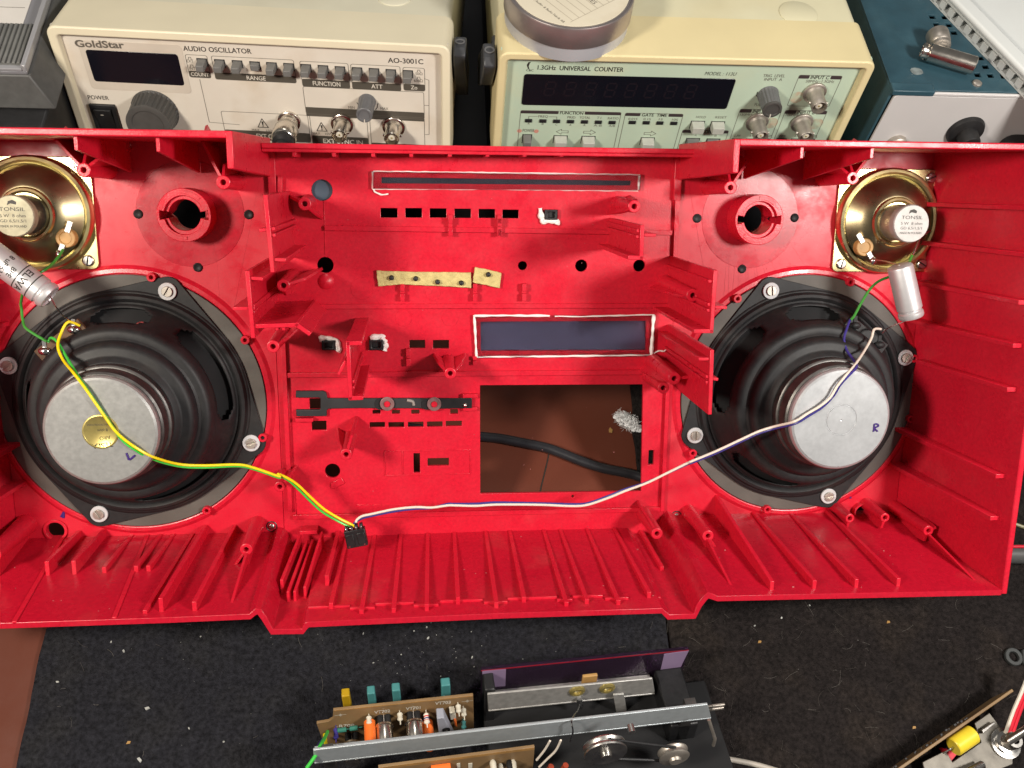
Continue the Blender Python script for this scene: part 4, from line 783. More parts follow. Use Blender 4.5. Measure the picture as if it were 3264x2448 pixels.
def bnc(parent, c, m, sc=1.0, plug=False):
    s = sc; j = MB().lathe([(7.4 * s, .1), (7.4 * s, 1.6), (6.9 * s, 2.0), (5.9 * s, 2.2), (5.3 * s, 3.4), (4.9 * s, 4.2), (4.9 * s, 15.0), (4.6 * s, 15.4), (4.2 * s, 15.4), (4.1 * s, 8), (.01, 8)], c, 40).build('socket_barrel', m, parent)
    MB().lathe([(2.3 * s, 7.8), (2.2 * s, 13.2), (1.6 * s, 13.6), (.6, 13.6), (.5, 12.5), (.01, 12.5)], c, 24).build('insulator', M_CER, j); MB().lathe([(.7, 12.4), (.6, 13.8), (.01, 13.9)], c, 12).build('centre_pin', M_BRASS, j)
    for sg in (-1, 1): MB().cyl((c[0] + sg * 4.6 * s, c[1], 10.5), (c[0] + sg * 6.0 * s, c[1], 10.5), 1.0 * s, n=12).build('bayonet_lug', m, j)
    MB().cyl((c[0], c[1] - 4.6 * s, 9.5), (c[0], c[1] - 5.2 * s, 9.5), 1.0 * s, n=12).build('dimple', m, j)
    if plug:
        MB().lathe([(5.1 * s, 7), (6.6 * s, 7.2), (7.0 * s, 8), (7.0 * s, 10), (7.9 * s, 11.2), (7.9 * s, 21), (7.3 * s, 22), (6.8 * s, 22.5)], c, 48).build('plug_shell', m, j); MB().lathe([(6.9 * s, 22), (6.4 * s, 26), (4, 27), (3.2, 34), (.01, 34)], c, 32).build('plug_boot', M_BLK, j)
    return j
osc = thing('audio_oscillator', OSC, 'cream audio oscillator with black display and row of grey buttons', 'test instrument', 'bench instruments')
O = OSC.px
def oi(c, x, y, w=0.0): return O(*im(c, x, y), w)
OW = O(1406, 174)[0]; OB = -78.0
OU0, OU1, OV0, OV1 = shell(osc, OSC, (178, 111), (1406, 174), OB, 5.6, 4.5, 235, M_CREAM2, M_CREAM, .6)
d = [oi('c1', 730, 425), oi('c1', 1530, 462), oi('c1', 1585, 730), oi('c1', 820, 700)]
du0, du1, dv0, dv1 = (d[0][0] + d[3][0]) / 2, (d[1][0] + d[2][0]) / 2, (d[2][1] + d[3][1]) / 2, (d[0][1] + d[1][1]) / 2
MB().prism(rrect(du0 - 3.4, du1 + 3.4, dv0 - 5.6, dv1 + 6, 2.5), 0.05, .25).build('window_film', mat('film', (.56, .50, .42), .14, noise=(40, .05), bump=(28, .5, .003), coat=.6), osc)
MB().prism(rrect(du0, du1, dv0, dv1, 1.8), .2, .5).build('display', M_DISP, osc, bevel=.15)
textpx(OSC, osc, 'GoldStar', 'c1', 652, 402, 1075, 416, 58, M_INKF, .3, bold=.03)
textpx(OSC, osc, 'AUDIO OSCILLATOR', 'c1', 1578, 436, 2165, 462, 42, M_INK, bold=.012); textpx(OSC, osc, 'AO-3001C', 'c2', 1178, 538, 1482, 552, 42, M_INK, bold=.012); textpx(OSC, osc, 'POWER', 'c1', 760, 852, 940, 860, 34, M_INK, bold=.008)
# button groups: outline, dark band with pale lettering
def group(fr, par, c, x0, y0, x1, y1, band, lab, lx0, lx1, mi=M_INKB, hh=34, pale=M_PALE, c2=None):
    a = fr.px(*im(c, x0, y0)); b_ = fr.px(*im(c2 or c, x1, y0)); e = fr.px(*im(c, x0, y1)); k = fr.px(*im(c, x0, band))
    u0, u1, v1, v0, vb = a[0], b_[0], a[1], e[1], k[1]
    outline(par, rrect(u0, u1, v0, v1, 1.2, 3), .32, M_INKF); flat(par, rrect(u0, u1, v0, vb, .9, 2), mi)
    if lab: text(par, lab, lx0 * u1 + (1 - lx0) * u0, v0 + (vb - v0) * .22, lx1 * u1 + (1 - lx1) * u0, v0 + (vb - v0) * .22, (vb - v0) * .56, pale, .14, bold=.012)
group(OSC, osc, 'c1', 1590, 468, 1775, 660, 605, 'COUNT', .08, .92); 
g0 = oi('c1', 1815, 480); g1 = oi('c2', 400, 715); 
outline(osc, rrect(g0[0], g1[0] - .6, g1[1], g0[1], 1.2, 3), .32, M_INKF); vb = oi('c2', 395, 655)[1]; flat(osc, rrect(g0[0], g1[0] - .6, g1[1], vb, .9, 2), M_INKB); text(osc, 'RANGE', oi('c1', 2125, 690)[0], g1[1] + .8, oi('c2', 128, 690)[0], g1[1] + .8, (vb - g1[1]) * .58, M_PALE, .14, bold=.012)
group(OSC, osc, 'c2', 418, 525, 832, 740, 675, 'FUNCTION', .22, .80); group(OSC, osc, 'c2', 856, 550, 1280, 762, 700, 'ATT', .39, .62); group(OSC, osc, 'c2', 1306, 578, 1492, 775, 718, 'Zo', .33, .64)
for c_, x, y in (('c1', 1733, 503), ('c1', 1885, 512), ('c1', 2037, 520), ('c2', -14, 527), ('c2', 30, 530), ('c2', 175, 537), ('c2', 322, 545), ('c2', 471, 553), ('c2', 618, 562), ('c2', 764, 572), ('c2', 911, 580), ('c2', 1057, 588), ('c2', 1202, 597), ('c2', 1348, 605)):
    if (c_, x) == ('c2', -14): continue
    button(OSC, osc, im(c_, x, y), 5.6, 5.0, 3.0 if (c_, x) == ('c2', 30) else 8.0)
for s_, c_, x0, x1, y, h_ in (('EXT', 'c1', 1608, 1665, 536, 24), ('INT', 'c1', 1632, 1682, 600, 24), ('50\u03a9', 'c2', 1415, 1475, 645, 22), ('600\u03a9', 'c2', 1402, 1478, 706, 24), ('MIN', 'c2', 838, 893, 934, 22), ('MAX', 'c2', 1115, 1182, 944, 22), ('MAX', 'c2', 10, 75, 1126, 20), ('150V', 'c2', 133, 200, 1134, 20), ('MAX', 'c2', 533, 597, 1156, 20), ('10V', 'c2', 640, 688, 1160, 20)):
    textpx(OSC, osc, s_, c_, x0, y, x1, y + 2, h_, M_INKF)
for c_, x, y in (('c1', 1632, 502), ('c1', 1650, 568), ('c2', 1443, 612), ('c2', 1443, 672)):
    a = oi(c_, x, y); outline(osc, [(a[0] - 1.3, a[1] - .5), (a[0] - .7, a[1] - .5), (a[0] - .7, a[1] + .8), (a[0] + .7, a[1] + .8), (a[0] + .7, a[1] - .5), (a[0] + 1.3, a[1] - .5)], .32, M_INKF, closed=False)
# level box, lower boxes, signal lines
a = oi('c2', 445, 742); b_ = oi('c2', 1490, 985); k = oi('c2', 1490, 985)[1]
outline(osc, rrect(a[0], b_[0], b_[1] - 3.4, a[1], 1.2, 3), .32, M_INKF); flat(osc, rrect(a[0], b_[0], b_[1] - 5.2, b_[1] + 1.4, .5, 2), M_INKB)
knob(osc, oi('c2', 1000, 872), 5.4, 17, M_KNOB2, 14, M_KNOB2)
for x0, x1, lab in ((-260, 490, 'EXT COUNT'), (502, 996, 'EXT SYNC IN'), (1018, 1490, 'OUTPUT')):
    a = oi('c2', x0, 985 if x0 > 0 else 950); b_ = oi('c2', x1, 1020); vb = oi('c2', 1200, 1232 if x0 > 1000 else (1195 if x0 > 0 else 1180))[1]
    outline(osc, rrect(a[0], b_[0], vb - 7, a[1] - .4, 1.2, 3), .32, M_INKF); flat(osc, rrect(a[0], b_[0], vb - 7, vb, .9, 2), M_INKB)
    ll = {'EXT COUNT': ('c2', 55, 330), 'EXT SYNC IN': ('c2', 620, 960), 'OUTPUT': ('c2', 1120, 1400)}[lab]; q0 = oi(ll[0], ll[1], 1200); q1 = oi(ll[0], ll[2], 1200); text(osc, lab, q0[0], vb - 5.4, q1[0], vb - 5.4, 3.3, M_PALE, .14, bold=.012)
for x, y in ((100, 1060), (608, 1092)):
    a = oi('c2', x, y); outline(osc, [(a[0] - 3.4, a[1] - 3.0), (a[0] + 3.4, a[1] - 3.0), (a[0], a[1] + 3.4)], .5, M_INK); flat(osc, [(a[0] - .35, a[1] - 1.2), (a[0] + .35, a[1] - 1.2), (a[0] + .7, a[1] + 1.4), (a[0] - .7, a[1] + 1.4)], M_INK); flat(osc, circ((a[0], a[1] - 2.0), .45, 10), M_INK)
outline(osc, [oi('c1', 1718, 682), oi('c1', 1800, 1050), oi('c1', 2060, 1072)], .32, M_INKF, closed=False); outline(osc, [oi('c2', 1492, 675), oi('c2', 1530, 690), oi('c2', 1532, 1155), oi('c2', 1495, 1158)], .32, M_INKF, closed=False); outline(osc, [oi('c2', 1492, 905), oi('c2', 1530, 907)], .32, M_INKF, closed=False)
bnc(osc, oi('c2', 330, 1040), M_NICK, 1.0, True); bnc(osc, oi('c2', 785, 1062), M_NICK); bnc(osc, oi('c2', 1228, 1088), M_NICK)
knob(osc, oi('c1', 1335, 955), 14.6, 17, M_KNOB, 30)
outline(osc, [(oi('c2', 912, 882)), oi('c2', 925, 905)], .5, M_INK, closed=False); outline(osc, [oi('c2', 1092, 890), oi('c2', 1085, 925), oi('c2', 1072, 942)], .5, M_INK, closed=False)
a = oi('c1', 768, 885); b_ = oi('c1', 1060, 1135); sw = MB().plate([(a[0], b_[1]), (a[0] + 16.5, b_[1]), (a[0] + 16.5, a[1]), (a[0], a[1])], [[(a[0] + 2.6, b_[1] + 2.5), (a[0] + 13.9, b_[1] + 2.5), (a[0] + 13.9, a[1] - 2.5), (a[0] + 2.6, a[1] - 2.5)]], 0, 2.2).build('power_switch', M_BLK, osc, bevel=.4)
hh = a[1] - b_[1]; MB().hexa([(a[0] + 2.8, b_[1] + 2.6, -.5), (a[0] + 13.7, b_[1] + 2.6, -.5), (a[0] + 13.7, a[1] - 2.6, -.5), (a[0] + 2.8, a[1] - 2.6, -.5), (a[0] + 2.8, b_[1] + 2.6, 1.0), (a[0] + 13.7, b_[1] + 2.6, 1.0), (a[0] + 13.7, a[1] - 2.6, 4.2), (a[0] + 2.8, a[1] - 2.6, 4.2)]).build('rocker', M_BLK, sw, bevel=.4); flat(sw, circ((a[0] + 8, a[1] - hh * .45), .5, 10), M_PALE, 4.0, 'rocker_dot') if False else None
text(sw, '-', a[0] + 7, a[1] - 6.5, a[0] + 9, a[1] - 6.5, 2, M_PALE, 4.3)
# lid disc moulded in the cover, bail feet
def on_top(fr, par, px, vtop, r, name='moulded_disc', m=None):
    d_ = fr.RT @ (Wm @ Vector(((px[0] - PCX) / FPX, (px[1] - PCY) / FPX, 1))); k_ = (vtop - fr.c[1]) / d_[1]; p = fr.c + d_ * k_
    mb = MB(); mb.lathe([(r, -.2), (r, .4), (r - .6, .7), (.01, .7)], n=48, p0=(p[0], vtop, p[2]), p1=(p[0], vtop + 1, p[2])); return mb.build(name, m, par), p
on_top(OSC, osc, (1257, -6), OV1 - 1.6, 11, m=M_CREAM)
def feet(fr, par, us, vb, ws, z):
    for u in us:
        for w in ws:
            p = fr.wp((u, vb, w)); L = (p.z - z) / fr.R.col[1].z
            MB().cyl((u, vb + .5, w), (u, vb - L, w), 7, 8, 20).build('foot', M_BLK, par, bevel=.6)
feet(OSC, osc, (14, OW - 14), OV0, (-18,), SHELF + .2); feet(OSC, osc, (14, OW - 14), OV0 + 1.6, (-200,), SHELF + .2)
# ================================================================ UNIVERSAL COUNTER
cn = thing('universal_counter', CNT, 'yellowed frequency counter with pale green front panel and wide black display', 'test instrument', 'bench instruments')
N = CNT.px
def ni(c, x, y, w=0.0): return N(*im(c, x, y), w)
NW = N(2762, 218)[0]; NB = -84.0
NU0, NU1, NV0, NV1 = shell(cn, CNT, (1616, 192), (2764, 219), NB, 5.0, 5.0, 240, M_YEL2, M_YEL, 1.2)
d = [ni('c3', 325, 630), ni('c3', 2145, 680), ni('c3', 2065, 938), ni('c3', 303, 895)]
du0, du1, dv0, dv1 = (d[0][0] + d[3][0]) / 2, (d[1][0] + d[2][0]) / 2, (d[2][1] + d[3][1]) / 2, (d[0][1] + d[1][1]) / 2
dsp = MB().prism(rrect(du0, du1, dv0, dv1, 1.8), .05, .5).build('display', M_DISP, cn, bevel=.15)
sg = MB(); W7, H7 = 6.0, 10.5
for i in range(8):
    x0 = du0 + (du1 - du0) * (.10 + i * .096); y0 = dv0 + (dv1 - dv0) * .34; sh = .12
    def sgm(xa, ya, xb, yb, t_=.55):
        xa += ya * sh; xb += yb * sh; dx, dy = xb - xa, yb - ya; L_ = math.hypot(dx, dy); nx, ny = -dy / L_ * t_, dx / L_ * t_
        sg.add([(x0 + xa - nx, y0 + ya - ny, .56), (x0 + xb - nx, y0 + yb - ny, .56), (x0 + xb + nx, y0 + yb + ny, .56), (x0 + xa + nx, y0 + ya + ny, .56)], [(0, 1, 2, 3)])
    for q in ((0.6, 0, W7 - .6, 0), (.6, H7 / 2, W7 - .6, H7 / 2), (.6, H7, W7 - .6, H7), (0, .6, 0, H7 / 2 - .6), (W7, .6, W7, H7 / 2 - .6), (0, H7 / 2 + .6, 0, H7 - .6), (W7, H7 / 2 + .6, W7, H7 - .6)): sgm(*q)
sg.build('unlit_digits', M_SEG, dsp, smooth=0)
textpx(CNT, cn, '1.3GHz  UNIVERSAL  COUNTER', 'c3', 440, 598, 1178, 618, 38, M_INK, bold=.014); textpx(CNT, cn, 'MODEL : 113U', 'c3', 1876, 646, 2148, 652, 30, M_INK, shear=.2); textpx(CNT, cn, 'C&C', 'c3', 344, 612, 405, 614, 18, M_INK)
P = [ni('c3', *q) for q in ((385, 530), (362, 535), (348, 558), (358, 590), (372, 596), (364, 570), (374, 545))]; flat(cn, P, M_INK, name='maker_mark')
def cgroup(c, x0, y0, x1, y1, lab, lx0, lx1, hpx=30):
    a = ni(c, x0, y0); b_ = ni(c, x1, y0); vb = ni(c, x0, y1)[1]; th_ = abs(ni(c, x0, y0 + 26)[1] - a[1])
    outline(cn, rrect(a[0], b_[0], vb, a[1], 1.2, 3), .32, M_INKF)
    q0 = ni(c, lx0, y0)[0]; q1 = ni(c, lx1, y0)[0]
    flat(cn, rrect(a[0], q0 - 1, a[1] - th_, a[1], .6, 2), M_INKP); flat(cn, rrect(q1 + 1, b_[0], a[1] - th_, a[1], .6, 2), M_INKP)
    text(cn, lab, q0, a[1] - th_, q1, a[1] - th_, th_ * .95, M_INK, .14, bold=.01)
cgroup('c3', 297, 948, 1165, 1400, 'FUNCTION', 638, 838); cgroup('c3', 1198, 970, 1698, 1420, 'GATE  TIME', 1342, 1560); cgroup('c3', 1690, 1115, 2088, 1420, 'SCOPE', 1840, 1950)
cgroup('c4', 570, 548, 888, 775, 'INPUT C', 660, 795); cgroup('c4', 138, 797, 445, 1180, 'INPUT A', 235, 360); cgroup('c4', 470, 805, 778, 1180, 'INPUT B', 562, 690)
for s_, c_, x0, x1, y, h_ in (('FREQ', 'c3', 447, 530, 1010, 20), ('PRID', 'c3', 697, 765, 1018, 20), ('TOTAL', 'c3', 800, 893, 1020, 20), ('T I', 'c3', 950, 985, 1022, 20), ('RATIO', 'c3', 1044, 1135, 1026, 20), ('A', 'c3', 354, 370, 1070, 18), ('B', 'c3', 475, 490, 1073, 18), ('C', 'c3', 593, 608, 1078, 18), ('A', 'c3', 712, 730, 1082, 18), ('A', 'c3', 832, 850, 1084, 18), ('A-B', 'c3', 922, 992, 1087, 18), ('A/B', 'c3', 1052, 1105, 1090, 18),
                              ('0.01S', 'c3', 1220, 1298, 1030, 18), ('0.1S', 'c3', 1350, 1412, 1032, 18), ('1S', 'c3', 1482, 1515, 1034, 18), ('10S', 'c3', 1595, 1645, 1037, 18), ('HOLD', 'c3', 1802, 1885, 1016, 20), ('RESET', 'c3', 1967, 2063, 1018, 20), ('A', 'c3', 1788, 1806, 1170, 18), ('B', 'c3', 1960, 1978, 1174, 18), ('POWER', 'c3', 312, 412, 1134, 26),
                              ('TRIG  LEVEL', 'c4', 302, 460, 564, 22), ('INPUT  A', 'c4', 310, 440, 590, 20), ('50MHz~1.3GHz', 'c4', 614, 820, 604, 20), ('150MHz', 'c4', 133, 232, 846, 18), ('100MHz', 'c4', 468, 565, 848, 18), ('PULL', 'c4', 238, 296, 774, 20), ('LPF', 'c4', 92, 136, 1002, 18), ('LPF', 'c4', 420, 464, 1004, 18), ('ATT', 'c4', 200, 240, 1003, 18), ('ATT', 'c4', 527, 567, 1005, 18), ('CPL', 'c4', 330, 372, 1004, 18), ('CPL', 'c4', 658, 700, 1006, 18)):
    textpx(CNT, cn, s_, c_, x0, y, x1, y + 2, h_, M_INKF)
for x in (363, 486, 604, 724, 844, 963, 1082, 1255, 1375, 1492, 1612):
    a = ni('c3', x, 1035 + (x - 363) * .022 if x < 1200 else 1050 + (x - 1255) * .022); MB().box(a[0] - 2.3, a[0] + 2.3, a[1] - 1.3, a[1] + 1.3, -.2, .7).build('indicator', M_BLKP, cn, bevel=.2)
outline(cn, [ni('c3', 365, 1020), ni('c3', 365, 1000), ni('c3', 440, 1000)], .3, M_INKF, closed=False); outline(cn, [ni('c3', 540, 1003), ni('c3', 606, 1004), ni('c3', 606, 1025)], .3, M_INKF, closed=False)
def arrow(c, x, y, dr):
    a = ni(c, x, y); outline(cn, [(a[0] + dr * p, a[1] + q) for p, q in ((-4, .9), (.6, .9), (.6, 2.2), (4, 0), (.6, -2.2), (.6, -.9), (-4, -.9))], .36, M_INKF)
arrow('c3', 653, 1132, -1); arrow('c3', 888, 1137, 1); arrow('c3', 1408, 1148, 1)
for x, y in ((640, 1165), (880, 1170), (1390, 1182), (1822, 1040), (1995, 1044), (1780, 1188), (1955, 1192)): button(CNT, cn, im('c3', x, y), 8.6, 6.4, 6.0, M_BTNL if y < 1185 else M_BTN)
button(CNT, cn, im('c3', 353, 1155), 5.6, 7.6, 7.0, M_BTN)
a = ni('c3', 285, 1125); flat(cn, circ((a[0], a[1]), 1.6, 14), mat('pink_mark', (.55, .26, .20), .55)); a = ni('c3', 430, 1128); flat(cn, circ((a[0], a[1]), 1.6, 14), MATS['pink_mark'])
for x in (112, 215, 318, 440, 545, 648): button(CNT, cn, im('c4', x, 1014), 6.2, 6.0, 5.0, M_BTN)
bnc(cn, ni('c4', 678, 672), M_DNICK, 1.02); bnc(cn, ni('c4', 258, 888), M_DNICK, 1.02); bnc(cn, ni('c4', 585, 893), M_DNICK, 1.02)
knob(cn, ni('c4', 338, 690), 6.6, 15, M_KNOB2, 18, M_KNOB)
outline(cn, [ni('c4', 262, 672), ni('c4', 255, 700), ni('c4', 272, 718)], .5, M_INK, closed=False)
for c_, x, y in (('c4', 550, 712), ('c4', 362, 900), ('c4', 694, 905)): a = ni(c_, x, y); flat(cn, circ(a, 4.6, 20), mat('label_stain', (.46, .38, .27), .6, mix=((.40, .49, .36), 160, .42, .6)), .06, 'stain')
TOPN = NV1 - 1.6; on_top(CNT, cn, im('c4', 560, 100), TOPN, 12.5, m=M_YEL)
BASE = CNT.wp((0, NV0, 0)).z
tag(MB().box(CNT.o.x - 4, CNT.o.x + NW + 4, 500, 760, SHELF + .2, BASE - 6.2).build('black_case', M_BOARDK, bevel=1.5), 'black case hidden beneath the yellowed counter', 'case')
feet(CNT, cn, (18, NW - 18), NV0 + 1.6, (-60, -210), BASE - 6)
# carrying handles on the facing sides of the two instruments
def handle(fr, par, u, sgn, m, w0):
    MB().lathe([(13, 0), (13, 2.2), (12, 3.0), (.01, 3.0)], n=40, p0=(u, -26, w0 - 40), p1=(u + sgn, -26, w0 - 40)).build('handle_hub', m, par, bevel=.4)
    lo, hi = (u + 2.6 * sgn, u + 10.5 * sgn)
    pf = [(-60, w0 - 52), (-34, w0 - 22), (-12, w0 - 6), (-4, w0 - 2), (0, w0 - 6), (1, w0 - 18), (-14, w0 - 32), (-46, w0 - 66)]
    n_ = len(pf); MB().add([(lo, p_[0], p_[1]) for p_ in pf] + [(hi, p_[0], p_[1]) for p_ in pf], [tuple(range(n_)), tuple(range(2 * n_ - 1, n_ - 1, -1))] + [(i, (i + 1) % n_, n_ + (i + 1) % n_, n_ + i) for i in range(n_)]).build('handle_arm', m, par, bevel=1.2, segs=3)
    MB().lathe([(3.2, 0), (3.2, .5), (2.3, .5), (2.2, 0)], n=24, p0=((lo + hi) / 2, .6, w0 - 12), p1=((lo + hi) / 2, 1.6, w0 - 12)).build('handle_ring', M_KNOB2, par)
handle(OSC, osc, OU1 - 1.6, 1, M_HNDL, -4); handle(CNT, cn, NU0 + 1.6, -1, M_HNDL, 4)
# ================================================================ FILM TIN on the counter
tt, tp = None, None
d_ = CNT.RT @ (Wm @ Vector(((1818 - PCX) / FPX, (-40 - PCY) / FPX, 1))); k_ = (TOPN + 24 - CNT.c[1]) / d_[1]; p = CNT.c + d_ * k_
tc = Frame(Matrix((CNT.R.col[0], -Vector(CNT.R.col[2]), CNT.R.col[1])).transposed(), CNT.wp((p[0], TOPN + .1, p[2])))
tin = thing('film_tin', tc, 'round flat metal tin with a yellowed paper label on the counter', 'tin'); TR = 39.5; TH = 24.0
MB().lathe([(.01, 0), (TR - 1.6, 0), (TR - 1.0, .5), (TR - 1.0, 10.4)], n=96).build('tin_base', M_TINB, tin)
MB().lathe([(TR - .4, 9.6), (TR, 10.0), (TR, TH - .9), (TR - .5, TH), (TR - 1.4, TH), (TR - 1.8, TH - .8), (.01, TH - .8)], n=96).build('lid', M_TINM, tin)
lab = MB().lathe([(TR - 3.4, TH - .7), (TR - 3.5, TH - .45), (.01, TH - .45)], n=96).build('paper_label', M_TINP, tin)
ang = math.radians(-52)
def tl(a, b_): return (a * math.cos(ang) - b_ * math.sin(ang), a * math.sin(ang) + b_ * math.cos(ang))
for i in range(9):
    y = -20 + i * 5; a, b_ = tl(-24, y), tl(24, y); outline(lab, [a, b_], .35, mat('label_line', (.42, .37, .28), .6), TH - .38, False)
outline(lab, [tl(-24, -22), tl(-24, 22)], .35, MATS['label_line'], TH - .38, False); outline(lab, [tl(24, -22), tl(24, 22)], .35, MATS['label_line'], TH - .38, False)
q0, q1 = tl(-4, 0.8), tl(20, 0.8); text(lab, 'ING STONES', q0[0], q0[1], q1[0], q1[1], 3.2, M_INKF, TH - .36); q0, q1 = tl(-10, -26), tl(22, -26); text(lab, 'Svensk Audio- & Radio Fabrik AB', q0[0], q0[1], q1[0], q1[1], 1.7, M_INKF, TH - .36)
MB().box(-8, -2, -TR - .2, -TR + .6, 1.0, 3.0).build('tape_tag', M_WHT, tin) if False else None
# ================================================================ TEAL INSTRUMENT
TY = 462.0
a = at_y(2885, 290, TY); TZ = a.z; TX = a.x - 5
R_T = Matrix(((1, 0, 0), (0, 0, -1), (0, 1, 0)))
TEA = Frame(R_T @ Matrix.Rotation(0, 3, 'X'), (TX, TY, TZ))
tea = thing('teal_instrument', TEA, 'old teal metal instrument with pale front panel and square vent holes on top', 'test instrument', 'bench instruments')
TWd, THt, TDp = 250.0, TZ - SHELF - 4, 260.0
# sheet-metal case: the top has real square openings
def on_teal(px): 
    q = Wm @ Vector(((px[0] - PCX) / FPX, (px[1] - PCY) / FPX, 1)); k_ = (TZ - H) / q[2]; return (q[0] * k_ - TX, q[1] * k_ - TY)
TOPF = Frame(Matrix.Identity(3), (TX, TY, TZ))
hl_ = []
for r_, row in enumerate(([(395, 295), (615, 302)], [(470, 430), (692, 440), (905, 455)], [(548, 562), (775, 575), (992, 590)], [(800, 995), (1018, 1005), (1245, 1020), (1450, 1040)], [(1105, 1162), (1332, 1175), (1565, 1190)], [(1195, 1318), (1422, 1330), (1655, 1345)])):
    for x, y in row: c_ = on_teal(im('f3', x, y)); hl_.append([(c_[0] - 2.1, c_[1] - 2.1), (c_[0] + 2.1, c_[1] - 2.1), (c_[0] + 2.1, c_[1] + 2.1), (c_[0] - 2.1, c_[1] + 2.1)])
top = MB().plate([(-3, 1.5), (TWd, 1.5), (TWd, TDp), (-3, TDp)], hl_, -1.6, 0).build('vented_top', M_TEAL, None, TOPF, bevel=.4); top.parent = tea; top.matrix_parent_inverse = TEA.M.inverted()
MB().box(-3, -1.2, -THt, -1.7, -TDp, -1.5).build('side_panel', M_TEAL, tea, bevel=.4); MB().box(TWd - 1.8, TWd, -THt, -1.7, -TDp, -1.5).build('side_panel', M_TEAL, tea, bevel=.4); MB().box(-1.1, TWd - 1.9, -THt, -THt + 2, -TDp, -2).build('base_panel', M_TEAL, tea); MB().box(-1.1, TWd - 1.9, -THt + 2.1, -1.8, -TDp, -TDp + 2).build('back_panel', M_TEAL, tea); MB().box(-1.0, TWd - 2, -60, -20, -TDp + 4, -20).build('inner_chassis', M_BLK2, tea)
MB().box(-3.4, 25, -3.2, 1.0, -7, 1.2).build('corner_clip', M_TEAL, tea, bevel=.8)
MB().prism(rrect(-.6, TWd - 3, -THt + 3, -3.4, 3.5), -1.4, .4).build('face_panel', M_GPAN, tea, bevel=.4); MB().box(22, TWd - 4, -3.3, -.6, -1.4, .8).build('top_trim', M_GPAN, tea, bevel=.8)
def tf(px, w=.4): return TEA.px(*px, w)
c_ = tf((2855, 455)); MB().lathe([(7, .4), (7, 4), (6, 5), (4.5, 5.4), (4, 9), (.01, 9)], c_, 32).build('terminal', M_DNICK, tea)
c_ = tf((3080, 425), 3); k = MB().lathe([(12.5, .4), (12.5, 1.2), (11.5, 3.4), (9, 4.4), (6.8, 4.8), (6.4, 13), (5.6, 14.2), (.01, 14.4)], c_, 48).build('knob', M_BLKP, tea)
c_ = tf((3262, 500), 2); sc = MB().plate(rrect(c_[0] - 24, c_[0] + 40, c_[1] - 40, c_[1] + 20, 8), [rrect(c_[0] - 13, c_[0] + 34, c_[1] - 36, c_[1] + 8, 5)], .4, 8).build('meter_bezel', M_BLKP, tea, bevel=1.2); MB().prism(rrect(c_[0] - 13.4, c_[0] + 34.4, c_[1] - 36.4, c_[1] + 8.4, 5), .42, 2).build('meter_scale', M_TINP, sc)
text(sc, '100', c_[0] - 6, c_[1] - .5, c_[0] + 2, c_[1] + 1.0, 2.6, M_INKF, 2.1)
q = on_teal(im('f3', 1180, 1480)); s_ = MB().lathe([(3.2, .05), (3.0, 1.2), (2.0, 1.9), (.01, 2.0)], q, 24).build('screw', M_DNICK, None, TOPF); s_.parent = tea; s_.matrix_parent_inverse = TEA.M.inverted()
q = on_teal(im('f3', 110, 1260)); s_ = MB().prism([(q[0] + 4.5 * math.cos(t_ * .5236) * (1 + .15 * math.sin(t_ * 7)), q[1] + 3.4 * math.sin(t_ * .5236)) for t_ in range(12)], .05, .25).build('worn_patch', mat('worn_paint', (.17, .20, .20), .6, noise=(200, .4)), None, TOPF); s_.parent = tea; s_.matrix_parent_inverse = TEA.M.inverted()
# ---- tee adapter lying on it
p0 = Vector((*on_teal(im('f3', 170, 1010)), 7.2)); p1 = Vector((*on_teal(im('f3', 1060, 1280)), 7.2)); ax = (p1 - p0).normalized(); md = p0.lerp(p1, .42)
q = Vector((*on_teal(im('f3', 430, 720)), 8)) ; dr = (q - md); dr.z = 0; dr.normalize(); p0 -= Vector((2, 1.6, 0)); p1 -= Vector((1.5, 1.6, 0)); md -= Vector((2, 1.6, 0))
tee = thing('tee_adapter', TOPF, 'shiny nickel T-shaped coax adapter lying on the teal instrument', 'adapter'); L = (p1 - p0).length
MB().lathe([(4.4, 0), (5.0, .2), (5.0, 1.2), (4.7, 1.8), (4.7, 4.5), (5.9, 4.8), (5.9, L), (5.4, L + .5), (4.8, L + .5), (4.6, L - 8), (.01, L - 8)], n=40, p0=p0, p1=p1).build('barrel', M_NICK, tee)
for z_ in (-1, 1): MB().cyl(p0 + ax * 3 + Vector((0, 0, z_ * 4.5)), p0 + ax * 3 + Vector((0, 0, z_ * 6)), .9, n=12).build('bayonet_lug', M_NICK, tee)
b0 = md + dr * 4.5; MB().lathe([(4.5, 0), (4.5, 2.4), (5.2, 2.6), (5.2, 4.0), (6.3, 4.4), (6.6, 6.5), (6.0, 7.2), (6.9, 8.2), (7.2, 12), (7.2, 17.5), (6.6, 18.2), (5.6, 18.2), (5.4, 10), (.01, 10)], n=40, p0=b0, p1=b0 + dr).build('bayonet_ring', M_DNICK, tee)
